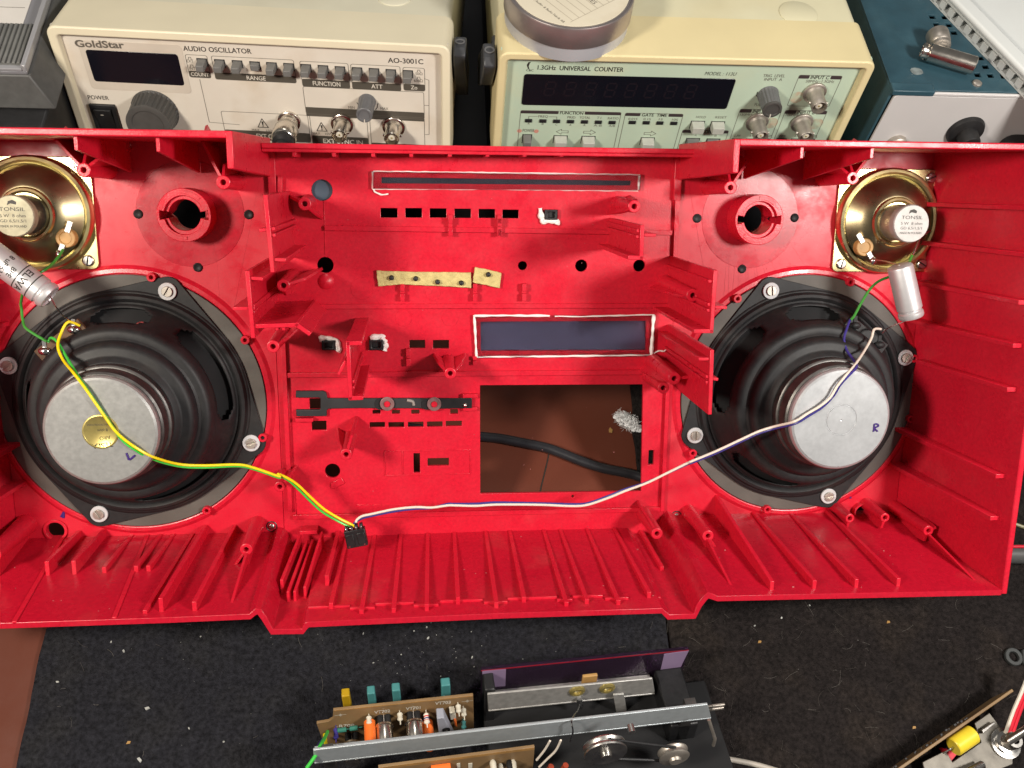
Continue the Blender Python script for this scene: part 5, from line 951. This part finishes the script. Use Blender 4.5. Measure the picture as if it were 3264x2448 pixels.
# ================================================================ WHITE WIRING DUCT leaning across the teal instrument
dz = 9.0
def dpt(px, z): return bench(px[0], px[1], z)
e0 = dpt((3012, 0), TZ + dz); e1 = dpt((3262, 258), TZ + dz); ax = (e1 - e0); Ld = ax.length + 60; ax.normalize(); nr = Vector((-ax.y, ax.x, 0)); nr = nr if nr.x > 0 else -nr
DU = Frame(Matrix((ax, nr.cross(ax) * 0 + nr, ax.cross(nr))).transposed(), e0 - ax * 50)
duct = thing('wiring_duct', DU, 'white slotted plastic duct lying across the teal instrument', 'duct')
zs = 1 if DU.R.col[2].z > 0 else -1
def dbox(mb, a0, a1, n0, n1, z0, z1): return mb.box(a0, a1, n0, n1, zs * z0 if zs > 0 else -z1, zs * z1 if zs > 0 else -z0)
LD = Ld + 60
dbox(MB(), 0, LD, 1.5, 90, -1.8, 0).build('cover', M_DUCT, duct, bevel=.8); dbox(MB(), 0, LD, 0, 12.5, .1, 5.2).build('cover_edge', M_DUCT, duct, bevel=2.4, segs=5)
for i in range(int(LD / 9.2)):
    x = i * 9.2; mb = MB(); P = [(x + .6, -1.9), (x + 6.2, -1.9), (x + 6.2, -dz + 3), (x + 5.0, -dz + .4), (x + 1.8, -dz + .4), (x + .6, -dz + 3)]
    mb.add([(p_[0], 1.0, p_[1] * zs) for p_ in P] + [(p_[0], 2.8, p_[1] * zs) for p_ in P], [tuple(range(6)), tuple(range(11, 5, -1))] + [(j, (j + 1) % 6, 6 + (j + 1) % 6, 6 + j) for j in range(6)]); mb.build('slot_finger', M_DUCT, duct, bevel=.4)
dbox(MB(), 0, LD, 1.0, 88, -dz + .1, -dz + 1.8).build('duct_floor', M_DUCT, duct); dbox(MB(), 0, LD, 86, 88, -dz + 1.9, -1.9).build('duct_side', M_DUCT, duct)
# ================================================================ METER BOX at the left, on a black case
MY = 452.0
a = at_y(90, 236, MY)
MET = Frame(R_T, (a.x, MY, a.z)); met = thing('analogue_meter', MET, 'grey box meter with clear cover over a printed scale and ribbed grip', 'meter')
mh = a.z - at_y(135, 345, MY - 3).z
MB().hexa([(-190, -mh, -150), (9, -mh, -150), (9, -mh, 4), (-190, -mh, 4), (-190, -2, -150), (-.5, -2, -150), (-.5, -2, -1), (-190, -2, -1)]).build('case', M_GREYB, met, bevel=1)
MB().box(-190, -1.2, -1.9, 0.6, -150, -1.2).build('cover_frame', mat('clear_grey', (.20, .20, .215), .18, coat=.5), met, bevel=.6)
for i in range(15):
    x = -6.5 - i * 2.9; MB().hexa([(x - 1.1, .5, -42), (x + 1.1, .5, -42), (x + 1.1, .5, -7), (x - 1.1, .5, -7), (x - .7, 2.4, -42), (x + .7, 2.4, -42), (x + .7, 2.4, -7), (x - .7, 2.4, -7)]).build('grip_rib', M_RIBG, met, bevel=.4)
MB().box(-190, -3, .55, 1.0, -42.5, -5).build('grip_base', M_RIBG, met)
sc = MB().box(-190, -12, .65, 1.1, -140, -43).build('scale_card', M_PAPER, met)
up = Matrix(((1, 0, 0), (0, 0, 1), (0, -1, 0)))
def flat_top(par, s_, x, z_, w_, h_):
    o = text(par, s_, 0, 0, w_, 0, h_, M_INKF, 0)
    for v in o.data.vertices: v.co = Vector((v.co.x + x * MM, 1.16 * MM, -v.co.y - (-z_) * MM)) if True else v.co
    return o
for s_, x, z_, w_, h_ in (('10', -62, -80, 4, 2.2), ('30', -42, -82, 4, 2.4), ('40', -64, -66, 4, 2), ('2', -54, -63, 2, 2), ('5', -46, -64, 2, 2), ('20', -34, -65, 4.5, 2.2), ('15', -60, -54, 4, 2), ('60', -46, -54, 4, 2)): flat_top(sc, s_, x, z_, w_, h_)
for z_ in (-72, -58): MB().box(-190, -14, 1.1, 1.14, z_ - .2, z_ + .2).build('scale_line', M_INKF, sc)
MB().box(-3.2, -.4, .6, 5.2, -150, -1.2).build('clear_wall', mat('clear_side', (.42, .42, .44), .15, trans=.35, coat=.3), met, bevel=.5); MB().box(-190, -3.3, .6, 2.6, -4.6, -1.2).build('clear_front', MATS['clear_side'], met, bevel=.5)
bz = a.z - mh
tag(MB().box(a.x - 200, a.x + 4, MY - 26, MY + 150, SHELF + .2, bz - .3).build('black_case', M_BLK, bevel=1.5), 'black case carrying the grey meter with the ribbed grip', 'case')
# ================================================================ TAPE MECHANISM AND BOARDS at the front edge
ZB = 42.0
e0, e1 = bench(1060, 2270, ZB), bench(1510, 2215, ZB); ux = (e1 - e0).normalized(); nn = Vector((ux.y, -ux.x, 0)); tl_ = math.radians(17)
vv = Vector((0, 0, 1)) * math.cos(tl_) - nn * math.sin(tl_); ww = ux.cross(vv)
DEC = Frame(Matrix((ux, vv, ww)).transposed(), e1); D = DEC.px
def di(c, x, y, w=0.0): return D(*im(c, x, y), w)
def component(par, c, a, b_, r, m, name, n=20, dome=False, wz=0):
    pass
def board(fr, name, P, label, w=0.0):
    t = thing(name, fr, label, 'circuit board', 'loose circuit boards'); MB().prism(P[::-1], w - 1.6, w).build('board', M_PCB, t, bevel=.25); return t
VB = -ZB / math.cos(tl_) + 2
P = [di('f5', *q) for q in ((382, 288), (1900, 125), (1905, 200))]; P = [di('f5', 200, 430), di('f5', 330, 408), di('f5', 378, 378), di('f5', 382, 288), di('f5', 1900, 125), di('f5', 1908, 480)]
P += [(P[-1][0], VB), (P[0][0] + 2, VB)]
pb = board(DEC, 'circuit_board', P, 'brown circuit board printed VT702 VT701 VT703 with metal transistor cans')
for a_, b_ in zip(P[3:4], P[4:5]): MB().prism([(a_[0] + .4, a_[1] - .9), (b_[0] - .3, b_[1] - .9), (b_[0] - .3, b_[1] - .05), (a_[0] + .4, a_[1] - .05)], 0, .12).build('bare_edge', M_PCBE, pb)
for s_, x0, y0, x1, y1 in (('VT702', 828, 325, 1000, 305), ('VT701', 1168, 285, 1328, 270), ('VT703', 1485, 228, 1655, 212), ('-R708-', 415, 475, 635, 460)): textpx(DEC, pb, s_, 'f5', x0, y0, x1, y1, 30, M_PALE, .1, bold=.02)
for x, y in ((460, 335), (1835, 185)):
    c = di('f5', x, y); outline(pb, [(c[0] - 3, c[1]), (c[0] + 3, c[1])], .25, M_PALE, .1, False); outline(pb, [(c[0], c[1] - 1.4), (c[0], c[1] + 1.4)], .25, M_PALE, .1, False); outline(pb, circ(c, .8, 10), .25, M_PALE, .1)
def stand(par, c_, x, y, r, w0, w1, m, name, lead=True, prof_=None):
    c = di(c_, x, y, w0); o = MB().lathe(prof_ or [(r * .8, w0), (r, w0 + .6), (r, w1 - .8), (r * .75, w1), (.01, w1)], c, 24).build(name, m, par)
    return o, c
def resistor(par, c_, x, y, r, w0, L_, m, band=None):
    c = di(c_, x, y, w0); o = MB().lathe([(.3, w0 - 3), (.3, w0), (r * .6, w0), (r, w0 + .7), (r * .85, w0 + L_ * .4), (r * .85, w0 + L_ * .6), (r, w0 + L_ - .7), (r * .5, w0 + L_), (.3, w0 + L_), (.3, w0 + L_ + 2.2), (.01, w0 + L_ + 2.2)], c, 16).build('resistor', m, par)
    for i, bm_ in enumerate(band or ()): MB().lathe([(r * .9, w0 + L_ * (.28 + .2 * i)), (r * .92, w0 + L_ * (.28 + .2 * i) + .05), (r * .92, w0 + L_ * (.28 + .2 * i) + .6), (r * .9, w0 + L_ * (.28 + .2 * i) + .65)], c, 16).build('colour_band', bm_, o)
    return o
for x, y in ((930, 352), (1250, 315), (585, 545)):
    c = di('f5', x, y); can = MB().lathe([(4.9, 5.6), (5.0, 6.6), (4.5, 7.0), (4.4, 15.0), (3.8, 16.2), (.01, 16.4)], c, 32).build('transistor', M_NICK, pb)
    for dx in (-2.0, 2.0): MB().cyl((c[0] + dx, c[1] + .6, 0), (c[0] + dx, c[1] + .6, 5.7), 1.8, n=12).build('spacer', M_BLK, can)
    MB().cyl((c[0], c[1] + 1.5, 0), (c[0], c[1] + 1.5, 5.7), .3, n=8).build('lead', M_SOLD, can)
textpx(DEC, pb, 'TESLA', 'f5', 880, 540, 1010, 520, 20, M_INK, 4.0) if False else None
for x, y in ((775, 400), (1400, 400)):
    stand(pb, 'f5', x, y, 3.0, 2.5, 19, M_ORG, 'orange_capacitor')
for x, y, m in ((768, 350, M_CER), (1103, 312, M_CER), (1735, 225, M_CER), (1792, 265, M_CER), (1790, 400, M_TEALT)): resistor(pb, 'f5', x, y, 1.5, 1.2, 4.6, m)
resistor(pb, 'f5', 1390, 320, 1.6, 2.0, 6.0, M_WWHT, (M_WRED, M_WBLU, M_WRED)); resistor(pb, 'f5', 410, 480, 1.4, 1.5, 6, M_WBLU)
c = di('f5', 470, 490, 2.5); MB().cyl((c[0] - 2, c[1], 3), (c[0] + 2.6, c[1], 3), 1.3, n=16).cyl((c[0] + 4.5, c[1] + .3, 3), (c[0] + 8.6, c[1] + .3, 3), 1.3, n=16).cyl((c[0] - 4, c[1], 3), (c[0] + 11, c[1] + .4, 3), .3, n=8).build('green_resistor', mat('green_body', (.03, .16, .12), .35), pb)
P4 = [di('f5', *q, 3) for q in ((1495, 262), (1575, 255), (1690, 500), (1530, 520))]; MB().prism(P4[::-1], 3, 9).build('trimmer', mat('trimmer_grey', (.30, .31, .36), .5), pb, bevel=.5); c = ((P4[0][0] + P4[2][0]) / 2, (P4[0][1] + P4[2][1]) / 2); MB().sector(c, 2.2, 1.2, 0, 360, 9, 9.4, 20).build('trimmer_ring', M_BLK, pb); MB().prism(circ(c, 1.2, 16), 9, 9.3).build('trimmer_slot', M_STEEL, pb)
P4 = [di('f5', *q, 1) for q in ((1635, 260), (1700, 252), (1712, 330), (1650, 340))]; MB().prism(P4[::-1], .1, 4).build('film_capacitor', M_CER, pb, bevel=.4)
P4 = [di('f5', *q, 1) for q in ((1680, 320), (1705, 318), (1720, 400), (1690, 380))]; MB().prism(P4[::-1], .1, 5).build('orange_disc', M_ORG, pb, bevel=.4)
for x, y0, y1, w, m in ((585, 545, 420, 9, M_BLKP),): pass
# coloured tabs behind the board
for x0, x1, y0, y1, m, lb in ((470, 590, 140, 272, M_YTAB, 'translucent yellow tab sticking up behind the brown circuit board'), (748, 858, 112, 240, M_TEALT, 'teal tab behind the board above the lettering VT702'), (1018, 1125, 80, 210, M_TEALT, 'teal tab behind the board between VT702 and VT701'), (1553, 1658, 25, 150, M_TEALT, 'teal tab behind the board above the lettering VT703')):
    a = di('f5', x0, y0, -9); b_ = di('f5', x1, y1 + 40, -9); t = thing('button_tab', DEC, lb, 'tab', 'coloured tabs behind the board'); MB().box(a[0], b_[0], VB, a[1], -14, -9).build('tab_body', m, t, bevel=.6)
    MB().box(a[0] + 1, a[0] + 1.8, b_[1] + 3, b_[1] + 7, -9, -8.9).box(a[0] + 1, b_[0] - 1.5, b_[1] + 2.6, b_[1] + 3.4, -9, -8.9).build('scuff', M_WYEL if m is M_YTAB else mat('pale_teal', (.30, .48, .46), .5), t)
# zinc bar and the second board
W_ = 26.0
q = [D(998, 2392, W_), D(2256, 2246, W_), D(2267, 2288, W_), D(1002, 2432, W_)]
bar = thing('chassis_bar', DEC, 'long bluish zinc-plated metal bar across the tape mechanism', 'bar')
MB().prism(q[::-1], W_ - 1.4, W_).build('bar_face', M_SATZ, bar, bevel=.3)
MB().prism([q[3], q[2], (q[2][0], q[2][1] - 1.0), (q[3][0], q[3][1] - 1.0)], W_ - 9, W_ + .1).build('bar_flange', M_SATZ, bar, bevel=.2)
for u_ in (q[0][0] + 6, q[1][0] - 8): MB().box(u_ - 3, u_ + 3, VB + 1, min(q[0][1], q[1][1]) - 2, W_ - 6, W_ - 2).build('bar_post', M_DSTEEL, bar)
a = D(2258, 2250, W_ - 3); mb = MB()
for k_ in (0, 1): mb.box(a[0] - 1, a[0] + 9.5, a[1] - 2.4 - k_ * 3.2, a[1] - .4 - k_ * 3.2, W_ - 4, W_ - 2.6)
mb.box(a[0] - 1, a[0] + 3, a[1] - 5.6, a[1] - .4, W_ - 4, W_ - 2.6); mb.build('bar_fork', M_DNICK, bar, bevel=.4)
W2 = 34.0
P = [di('f5', 870, 908, W2), di('f5', 2212, 735, W2), di('f6', 330, 575, W2), di('f6', 330, 790, W2)]; P = [P[0], P[2], (P[2][0] + .2, VB), (P[0][0], VB)]
p2 = board(DEC, 'circuit_board', P, 'smaller brown circuit board in front of the zinc bar', W2)
MB().prism([(P[0][0] + .3, P[0][1] - 2.2), (P[1][0] - .3, P[1][1] - 2.2), (P[1][0] - .3, P[1][1] - .1), (P[0][0] + .3, P[0][1] - .1)], W2, W2 + .12).build('bare_edge', M_PCBE, p2)
for x, y, m in ((2112, 850, M_CER), (2195, 890, M_CER), (2290, 850, M_BLK), (2330, 850, M_CER)):
    c = di('f5', x, y, W2 + 1); MB().lathe([(.3, W2 - 2), (1.4, W2 + .6), (1.7, W2 + 1.4), (1.5, W2 + 5), (.4, W2 + 6), (.01, W2 + 7)], c, 16).build('resistor', m, p2)
for x0, x1, y0, y1, m in ((1440, 1655, 880, 940, M_ORG), (1720, 1760, 860, 905, M_CER), (1845, 1890, 860, 905, M_CER)):
    a = di('f5', x0, y0, W2); b_ = di('f5', x1, y1, W2); MB().box(a[0], b_[0], b_[1], a[1], W2, W2 + (6 if m is M_ORG else .3)).build('printed_part', m, p2, bevel=.3)
# ---- the mechanism
me_ = thing('tape_mechanism', DEC, 'black cassette mechanism with grey bracket, purple flap and steel pulley', 'mechanism')
a = D(1545, 2260, 0); b_ = D(2235, 2300, 0); x0, x1 = a[0], b_[0]
MB().box(x0, x1, VB, a[1] - 16, -10, 44).build('base', M_BLK2, me_, bevel=1)
MB().box(x0, x0 + 6, VB, D(1545, 2205, -1)[1], -14.5, -1.5).build('side_frame', M_BLK, me_, bevel=1); c = D(2150, 2170, 0); MB().box(c[0] - 8, c[0] + 8, VB, c[1] - 5, -11, 24).build('side_frame', M_BLK, me_, bevel=1); MB().cyl((c[0] + 3, c[1] - 11, -10), (c[0] + 3, c[1] - 11, 4), 6, n=32).build('hinge_drum', M_BLKP, me_, bevel=.6)
q = [di('e5', 255, 452), di('e5', 1548, 328), di('e5', 1568, 440), di('e5', 262, 575)]
br = MB().prism(q[::-1], -1.4, 0).build('bracket', M_SATS, me_, bevel=.4); MB().prism([q[3], q[2], (q[2][0], q[2][1] - 1.2), (q[3][0], q[3][1] - 1.2)], -12, .3).build('bracket_fold', M_SATS, br, bevel=.4)
MB().prism([(q[3][0] + .3, q[3][1] - 1.2), (q[2][0] - .3, q[2][1] - 1.2), (q[2][0] - .3, q[2][1] - 14), (q[3][0] + .3, q[3][1] - 14)], -7, -6).build('inner_plate', M_DSTEEL, br)
for x, y in ((957, 420), (1192, 398)):
    c = di('e5', x, y); MB().lathe([(4.4, .05), (4.4, .9), (3.4, 1.6), (2.2, 1.4), (2.0, -1), (.01, -1)], c, 28).build('eyelet', M_BRASS, br)
c = di('e5', 970, 490); MB().sweep([(c[0], c[1] + 3, 1.2), (c[0] + .2, c[1], 2), (c[0] + .8, c[1] - 4, 2.4)], 1.6, 8, 3).build('solder_blob', M_SOLD, br)
mb = MB().sweep([(*di('e5', 978, 530, 4), 4), (*di('e5', 965, 575, 12), 12), (*di('e5', 925, 630, 22), 22), (*di('e5', 915, 680, 29), 29), (*di('e5', 925, 740, 30), 30), (*di('e5', 905, 820, 31), 31)], .45, 8, 4); mb.build('bare_wire', M_SOLD, me_)
q = [di('e5', 1240, 455, 3), di('e5', 1325, 448, 3), di('e5', 1350, 600, 3), di('e5', 1268, 605, 3)]; MB().prism(q[::-1], 2, 3.2).build('spring_leaf', M_SATS, me_, bevel=.2)
q = [di('e5', 205, 262, -12), di('e5', 1832, 100, -12), di('e5', 1768, 300, -12), di('e5', 205, 395, -12)]; q[2] = (q[2][0], q[2][1]); q = [q[0], q[1], (q[2][0], VB + 8), (q[3][0], VB + 8)]
fl = MB().prism(q[::-1], -14.2, -12).build('flap', M_PURP, me_, bevel=.3); MB().prism([q[0], q[1], (q[1][0], q[1][1] - .9), (q[0][0], q[0][1] - .9)], -12, -11.85).build('flap_edge', M_CRIM, fl)
for P in ([(215, 268), (400, 252), (395, 385), (215, 395)], [(1640, 135), (1832, 108), (1768, 235), (1612, 258)]): qq = [di('e5', *p_, -11.8) for p_ in P]; MB().prism(qq[::-1], -12, -11.7).build('flap_pad', M_LILAC, fl)
a = di('e5', 1000, 305, -5); b_ = di('e5', 1105, 365, -5); MB().box(a[0], b_[0], b_[1] - 3, a[1], -6, -4).build('tan_clip', M_TAN, me_, bevel=.5)
# pulley wheels with a belt
c = di('e5', 1180, 905, 44); pu = MB().lathe([(.01, 40), (11.0, 40), (11.2, 40.6), (10.2, 42), (10.2, 42.6), (11.2, 44), (11.0, 44.8), (3, 45), (2.8, 47), (1.2, 47.4), (.01, 47.4)], c, 48).build('pulley', M_STEEL, me_)
c2 = di('e5', 1720, 945, 44); MB().lathe([(.01, 40), (8.0, 40), (8.2, 40.6), (7.4, 42), (7.4, 42.6), (8.2, 44), (7.6, 44.6), (3.4, 45.2), (3, 46.6), (.01, 46.6)], c2, 40).build('pulley', M_DNICK, me_)
MB().sweep([(c[0] + 1, c[1] + 10.2, 42.3), ((c[0] + c2[0]) / 2, (c[1] + c2[1]) / 2 + 8.9, 42.3), (c2[0], c2[1] + 7.4, 42.3)], .8, 8, 2).sweep([(c[0] + 1, c[1] - 10.2, 42.3), (c2[0], c2[1] - 7.4, 42.3)], .8, 8, 1).build('belt', M_BLK, me_)
for x, y, w0, m in ((715, 925, 36, M_ORG), (828, 915, 36, M_ORG)):
    c = di('e5', x, y, w0); MB().cyl((c[0] - 1, c[1] - 3.5, w0 + 8), (c[0] + 1, c[1] + 3.5, w0 + 8), 1.5, n=16).build('diode', mat('diode_red', (.30, .05, .025), .25), me_)
for P in ([(745, 815), (700, 890), (640, 965)], [(830, 810), (790, 890), (720, 960), (660, 1020)]): MB().sweep([(*di('e5', x, y, 46), 46) for x, y in P], .55, 8, 4).build('bare_wire', M_WWHT, me_)
c = di('e5', 1385, 735, 40); MB().cyl((c[0], c[1], 37), (c[0], c[1], 41), 1.8, n=16).build('peg', M_STEEL, me_); pass
mb = MB().sweep([(*di('e5', 1990, 650, 34), 34), (*di('e5', 2038, 800, 38), 38), (*di('e5', 2025, 850, 38), 38)], .9, 8, 1); mb.build('wire_hook', M_DNICK, me_)
# wires at the board's left end
for i, (m, P, lb) in enumerate(((M_WGRN2, [(455, 955, 4), (425, 1020, 12), (385, 1090, 20), (330, 1200, 26), (245, 1320, 30)], 'bright green wire at the left end of the brown circuit board'), (M_WYEL, [(425, 985, 3), (435, 1060, 10), (440, 1130, 18)], 'short yellow wire at the left end of the brown circuit board'), (M_WBLU, [(415, 1030, 3), (370, 1090, 9), (345, 1140, 16)], 'dark blue wire at the left end of the brown circuit board'))):
    tag(MB().sweep([(*di('e4', x, y, w), w) for x, y, w in P], .95, 8, 5).build('board_wire', m, None, DEC), lb, 'wire')
tag(MB().sweep([bench(2290, 2415, 4), bench(2350, 2425, 4), bench(2420, 2440, 4), bench(2520, 2470, 4)], 1.6, 10, 4).build('grey_cable', mat('beige_cable', (.40, .36, .31), .45)), 'thin beige cable on the felt mat beside the tape mechanism', 'cable')
# ================================================================ POTENTIOMETER BOARD in the corner
ZC = 26.0
b0, b1 = bench(2880, 2448, ZC), bench(3232, 2203, ZC); uc = (b1 - b0).normalized(); nc = Vector((uc.y, -uc.x, 0))
COR = Frame(Matrix((uc, Vector((0, 0, 1)), nc)).transposed(), b0); Lc = (b1 - b0).length
cb = thing('circuit_board', COR, 'edge-on brown circuit board with a yellow capacitor and metal bracket', 'circuit board', 'loose circuit boards')
MB().box(-40, Lc, -ZC + 3.4, 0, -1.6, 0).build('board', M_PCB, cb, bevel=.3)
mb = MB(); rr = random.Random(5)
for i in range(34): x = rr.uniform(-30, Lc * .62); mb.lathe_ball((x, rr.uniform(-12, -1.5), -1.9), rr.uniform(.6, 1.3), 8, (1, 1, .9))
mb.build('solder_joints', M_SOLD, cb)['kind'] = 'stuff'
def cz(px, z): p_ = bench(px[0], px[1], z); q_ = COR.RT @ (p_ - COR.o); return (q_[0], q_[1], q_[2])
ZP = 12.0
def polyz(P, z0, z1):
    A_ = [cz(p_, z1) for p_ in P]; n_ = len(A_); vs = A_ + [(a_[0], a_[1] - (z1 - z0), a_[2]) for a_ in A_]
    return MB().add(vs, [tuple(range(n_)), tuple(range(2 * n_ - 1, n_ - 1, -1))] + [(i, (i + 1) % n_, n_ + (i + 1) % n_, n_ + i) for i in range(n_)])
polyz([im('e6', *p_) for p_ in ((1470, 985), (1640, 900), (1690, 985), (1900, 840), (1850, 700), (1960, 625), (2010, 690), (2130, 860), (2130, 1000), (1900, 1090), (1500, 1090))], ZP - 1.2, ZP).build('metal_bracket', mat('corner_bracket', (.19, .175, .15), .5, .5, noise=(120, .25)), cb, bevel=.3)
polyz([im('e6', *p_) for p_ in ((1900, 750), (1995, 685), (2005, 705), (1915, 775))], ZP + 1, ZP + 4).build('bracket_fold', M_STEEL, cb, bevel=.4)
polyz([im('e6', *p_) for p_ in ((1608, 878), (1650, 890), (1745, 900), (1680, 975))], ZP - 5, ZP - 2).build('red_tape', M_WRED, cb)
a = Vector(cz(im('e6', 1695, 875), ZP + 8)); b_ = Vector(cz(im('e6', 1838, 778), ZP + 8)); L = (b_ - a).length
yc = MB().lathe([(.01, .3), (4.8, 0), (5.3, .6), (5.3, L - .6), (4.8, L), (.01, L - .3)], n=40, p0=a, p1=b_).build('yellow_capacitor', M_YCAP, cb); d = (b_ - a).normalized(); MB().sweep([a + d * .2, a - d * 3, a - d * 6 + Vector((0, -3, 0))], .5, 8, 3).build('lead', M_SOLD, yc); MB().sweep([b_, b_ + d * 3, b_ + d * 6 + Vector((0, -4, 0))], .5, 8, 3).build('lead', M_SOLD, yc)
c = Vector(cz(im('e6', 2070, 850), ZP)); MB().lathe([(8.5, 0), (8.5, 1.6), (6.4, 1.8), (6.4, 4), (4.6, 4.4), (4.6, 11), (4.2, 11.6), (2.4, 11.6)], n=6 * 6, p0=c, p1=c + Vector((0, 1, 0))).build('bushing', M_STEEL, cb)
sh = Vector(cz(im('e6', 2100, 830), ZP + 12)); se = Vector(cz(im('e6', 2260, 730), ZP + 22)); MB().cyl(sh, se, 2.3, n=24).build('shaft', M_STEEL, cb); sh = Vector(cz(im('e6', 1905, 1005), ZP + 4)); se = Vector(cz(im('e6', 1780, 1070), ZP + 8)); MB().cyl(sh, se, 2.3, n=24).build('shaft', M_STEEL, cb)
for i, (m, lb) in enumerate(((M_WWHT, 'white wire of the ribbon rising from the corner bracket'), (M_WRED, 'red wire beside the white wire of the ribbon at the corner bracket'), (M_WRED, 'outer red wire of the ribbon rising from the corner bracket'))):
    P = [bench(*im('e6', 2075 + i * 24, 775 + i * 6), 16), bench(*im('e6', 2130 + i * 24, 620 + i * 4), 22), bench(*im('e6', 2190 + i * 24, 480), 28), bench(*im('e6', 2250 + i * 24, 330), 34)]
    tag(MB().sweep(P, 1.05, 8, 4).build('ribbon_wire', m), lb, 'wire', 'ribbon wires at the corner' if m is M_WRED else None)
a = bench(*im('e6', 2135, 215), 5); t = thing('grey_bracket', Frame(Matrix.Identity(3), a), 'dark grey plastic bracket with a round loop on the felt mat', 'bracket')
MB().sector((0, 0), 5.4, 3.0, 0, 360, -1.5, 1.2, 28).build('loop', M_GREY, t, bevel=.5); MB().hexa([(4, -4, -1.5), (30, -20, -1.5), (34, 4, -1.5), (6, 4, -1.5), (4, -4, 1.8), (30, -20, 14), (34, 4, 14), (6, 4, 1.8)]).build('arm', M_GREY, t, bevel=.6); MB().hexa([(4, -30, -1.7), (30, -44, -1.7), (34, -18, -1.7), (8, -8, -1.7), (6, -30, 6), (30, -44, 10), (34, -18, 12), (10, -8, 5)]).build('body', mat('dark_grey_body', (.03, .03, .03), .5), t, bevel=.8)
tag(MB().sweep([bench(3200, 1655, 4), bench(3240, 1672, 4), bench(3300, 1690, 4), bench(3400, 1700, 4)], 1.2, 8, 4).build('thin_cable', mat('olive_cable', (.25, .23, .12), .4)), 'thin olive cable on the felt beyond the casing end', 'cable')
tag(MB().cyl(bench(3150, 1765, 9), bench(3420, 1768, 9), 6.2, n=24).build('grey_rod', mat('grey_rod', (.09, .09, .088), .42)), 'dark grey rod on the felt beyond the casing end', 'rod')
tag(MB().cyl(bench(3150, 1742, 18), bench(3420, 1742, 18), 1.1, n=12).build('red_wire', M_WRED), 'red wire lying over the dark grey rod', 'wire')
# ================================================================ DUST, FIBRES AND HAIRS ON THE FELT
rr = random.Random(11); mb = MB()
def speck(x, y, s_):
    n_ = rr.randint(4, 6); a0 = rr.uniform(0, 6.28); st = rr.uniform(1, 2.2); ra = rr.uniform(0, 3.14)
    P = []
    for i in range(n_):
        t_ = a0 + 6.283 * i / n_; r_ = s_ * rr.uniform(.6, 1.1); px_, py_ = r_ * st * math.cos(t_), r_ * math.sin(t_); P.append((x + px_ * math.cos(ra) - py_ * math.sin(ra), y + px_ * math.sin(ra) + py_ * math.cos(ra)))
    mb.prism(P, 3.1, 3.3 + s_ * .8)
for i in range(150):
    q_ = (rr.gauss(rr.choice((-120, -60, 10, 70, 240)), 34), rr.gauss(rr.choice((90, 150, 185)), 22)); speck(q_[0], min(q_[1], 208), abs(rr.gauss(0, .09)) + .05)
for i in range(46): c = bench(rr.gauss(1430, 170), rr.gauss(2120, 60), 3); speck(c.x, c.y, abs(rr.gauss(0, .16)) + .08)
for x, y, s_ in ((472, 2258, 2.0), (447, 2422, 1.9), (395, 2075, 1.0), (603, 2322, .9), (714, 2365, 1.1), (184, 2174, .9), (355, 2047, .7), (640, 2030, .6), (1360, 2000, 1.0), (1365, 2035, 1.2), (1320, 2012, .8), (1158, 2020, .7), (2490, 1880 + 90, 1.2), (2580, 1930, .9), (2405, 1995, .9)): c = bench(x, y, 3); speck(c.x, c.y, s_ * .62)
tag(mb.build('dust_specks', M_DUST, smooth=0), 'pale dust specks and crumbs scattered over the felt mats', 'dust', kind='stuff')
mb = MB()
for x, y in ((2420, 2047), (2830, 1984), (470 - 60, 2368), (2912, 2320)):
    c = bench(x, y, 3); mb.prism([(c.x - 1.1, c.y - .7), (c.x + .9, c.y - .5), (c.x + 1.2, c.y + .7), (c.x - .4, c.y + .9)], 3.1, 3.8)
tag(mb.build('amber_crumbs', mat('amber', (.32, .17, .04), .5)), 'few amber crumbs on the felt mats', 'crumbs', kind='stuff')
def hairs(n_, xr, yr, l0, l1, r_, z0, name, m, label):
    mb = MB()
    for i in range(n_):
        x, y = rr.uniform(*xr), rr.uniform(*yr); a = rr.uniform(0, 6.283); L_ = rr.uniform(l0, l1); k_ = rr.gauss(0, .7); P = []; z_ = z0
        for j in range(5): P.append((x, y, z_ + rr.uniform(0, .35))); x += math.cos(a) * L_ / 4; y += math.sin(a) * L_ / 4; a += k_ / 4
        mb.sweep(P, r_, 3, 2, False)
    return tag(mb.build(name, m), label, 'hair', kind='stuff')
hairs(170, (125, 345), (55, 205), 2.0, 11, .05, 3.5, 'loose_hairs', M_HAIR, 'pale animal hairs strewn over the brownish felt mat')
hairs(40, (-215, 120), (55, 205), 2, 9, .06, 3.3, 'loose_fibres', M_HAIR, 'few pale fibres on the blue-black felt mat')
hairs(5200, (-222, 345), (50, 212), .9, 3.0, .07, 2.9, 'felt_nap', M_FUZZ, 'dark raised nap of the felt mats')
mb = MB(); rr = random.Random(21)
for i in range(60):
    u, w = rr.uniform(-262, 262), rr.uniform(4, 84); v = vfloor(u, w); r_ = rr.uniform(.08, .26) * (1.8 if rr.random() < .06 else 1)
    mb.lathe_ball((u, v + .15, w), r_, 6, (rr.uniform(1, 2.4), .6, 1))
for i in range(40):
    u, v = rr.uniform(-110, 110), rr.uniform(-80, 138); r_ = rr.uniform(.08, .2); mb.lathe_ball((u, v, .12), r_, 6, (rr.uniform(1, 2), 1, .5))
o = mb.build('plastic_swarf', mat('pink_swarf', (.55, .22, .22), .8), cas, smooth=0); o['kind'] = 'stuff'
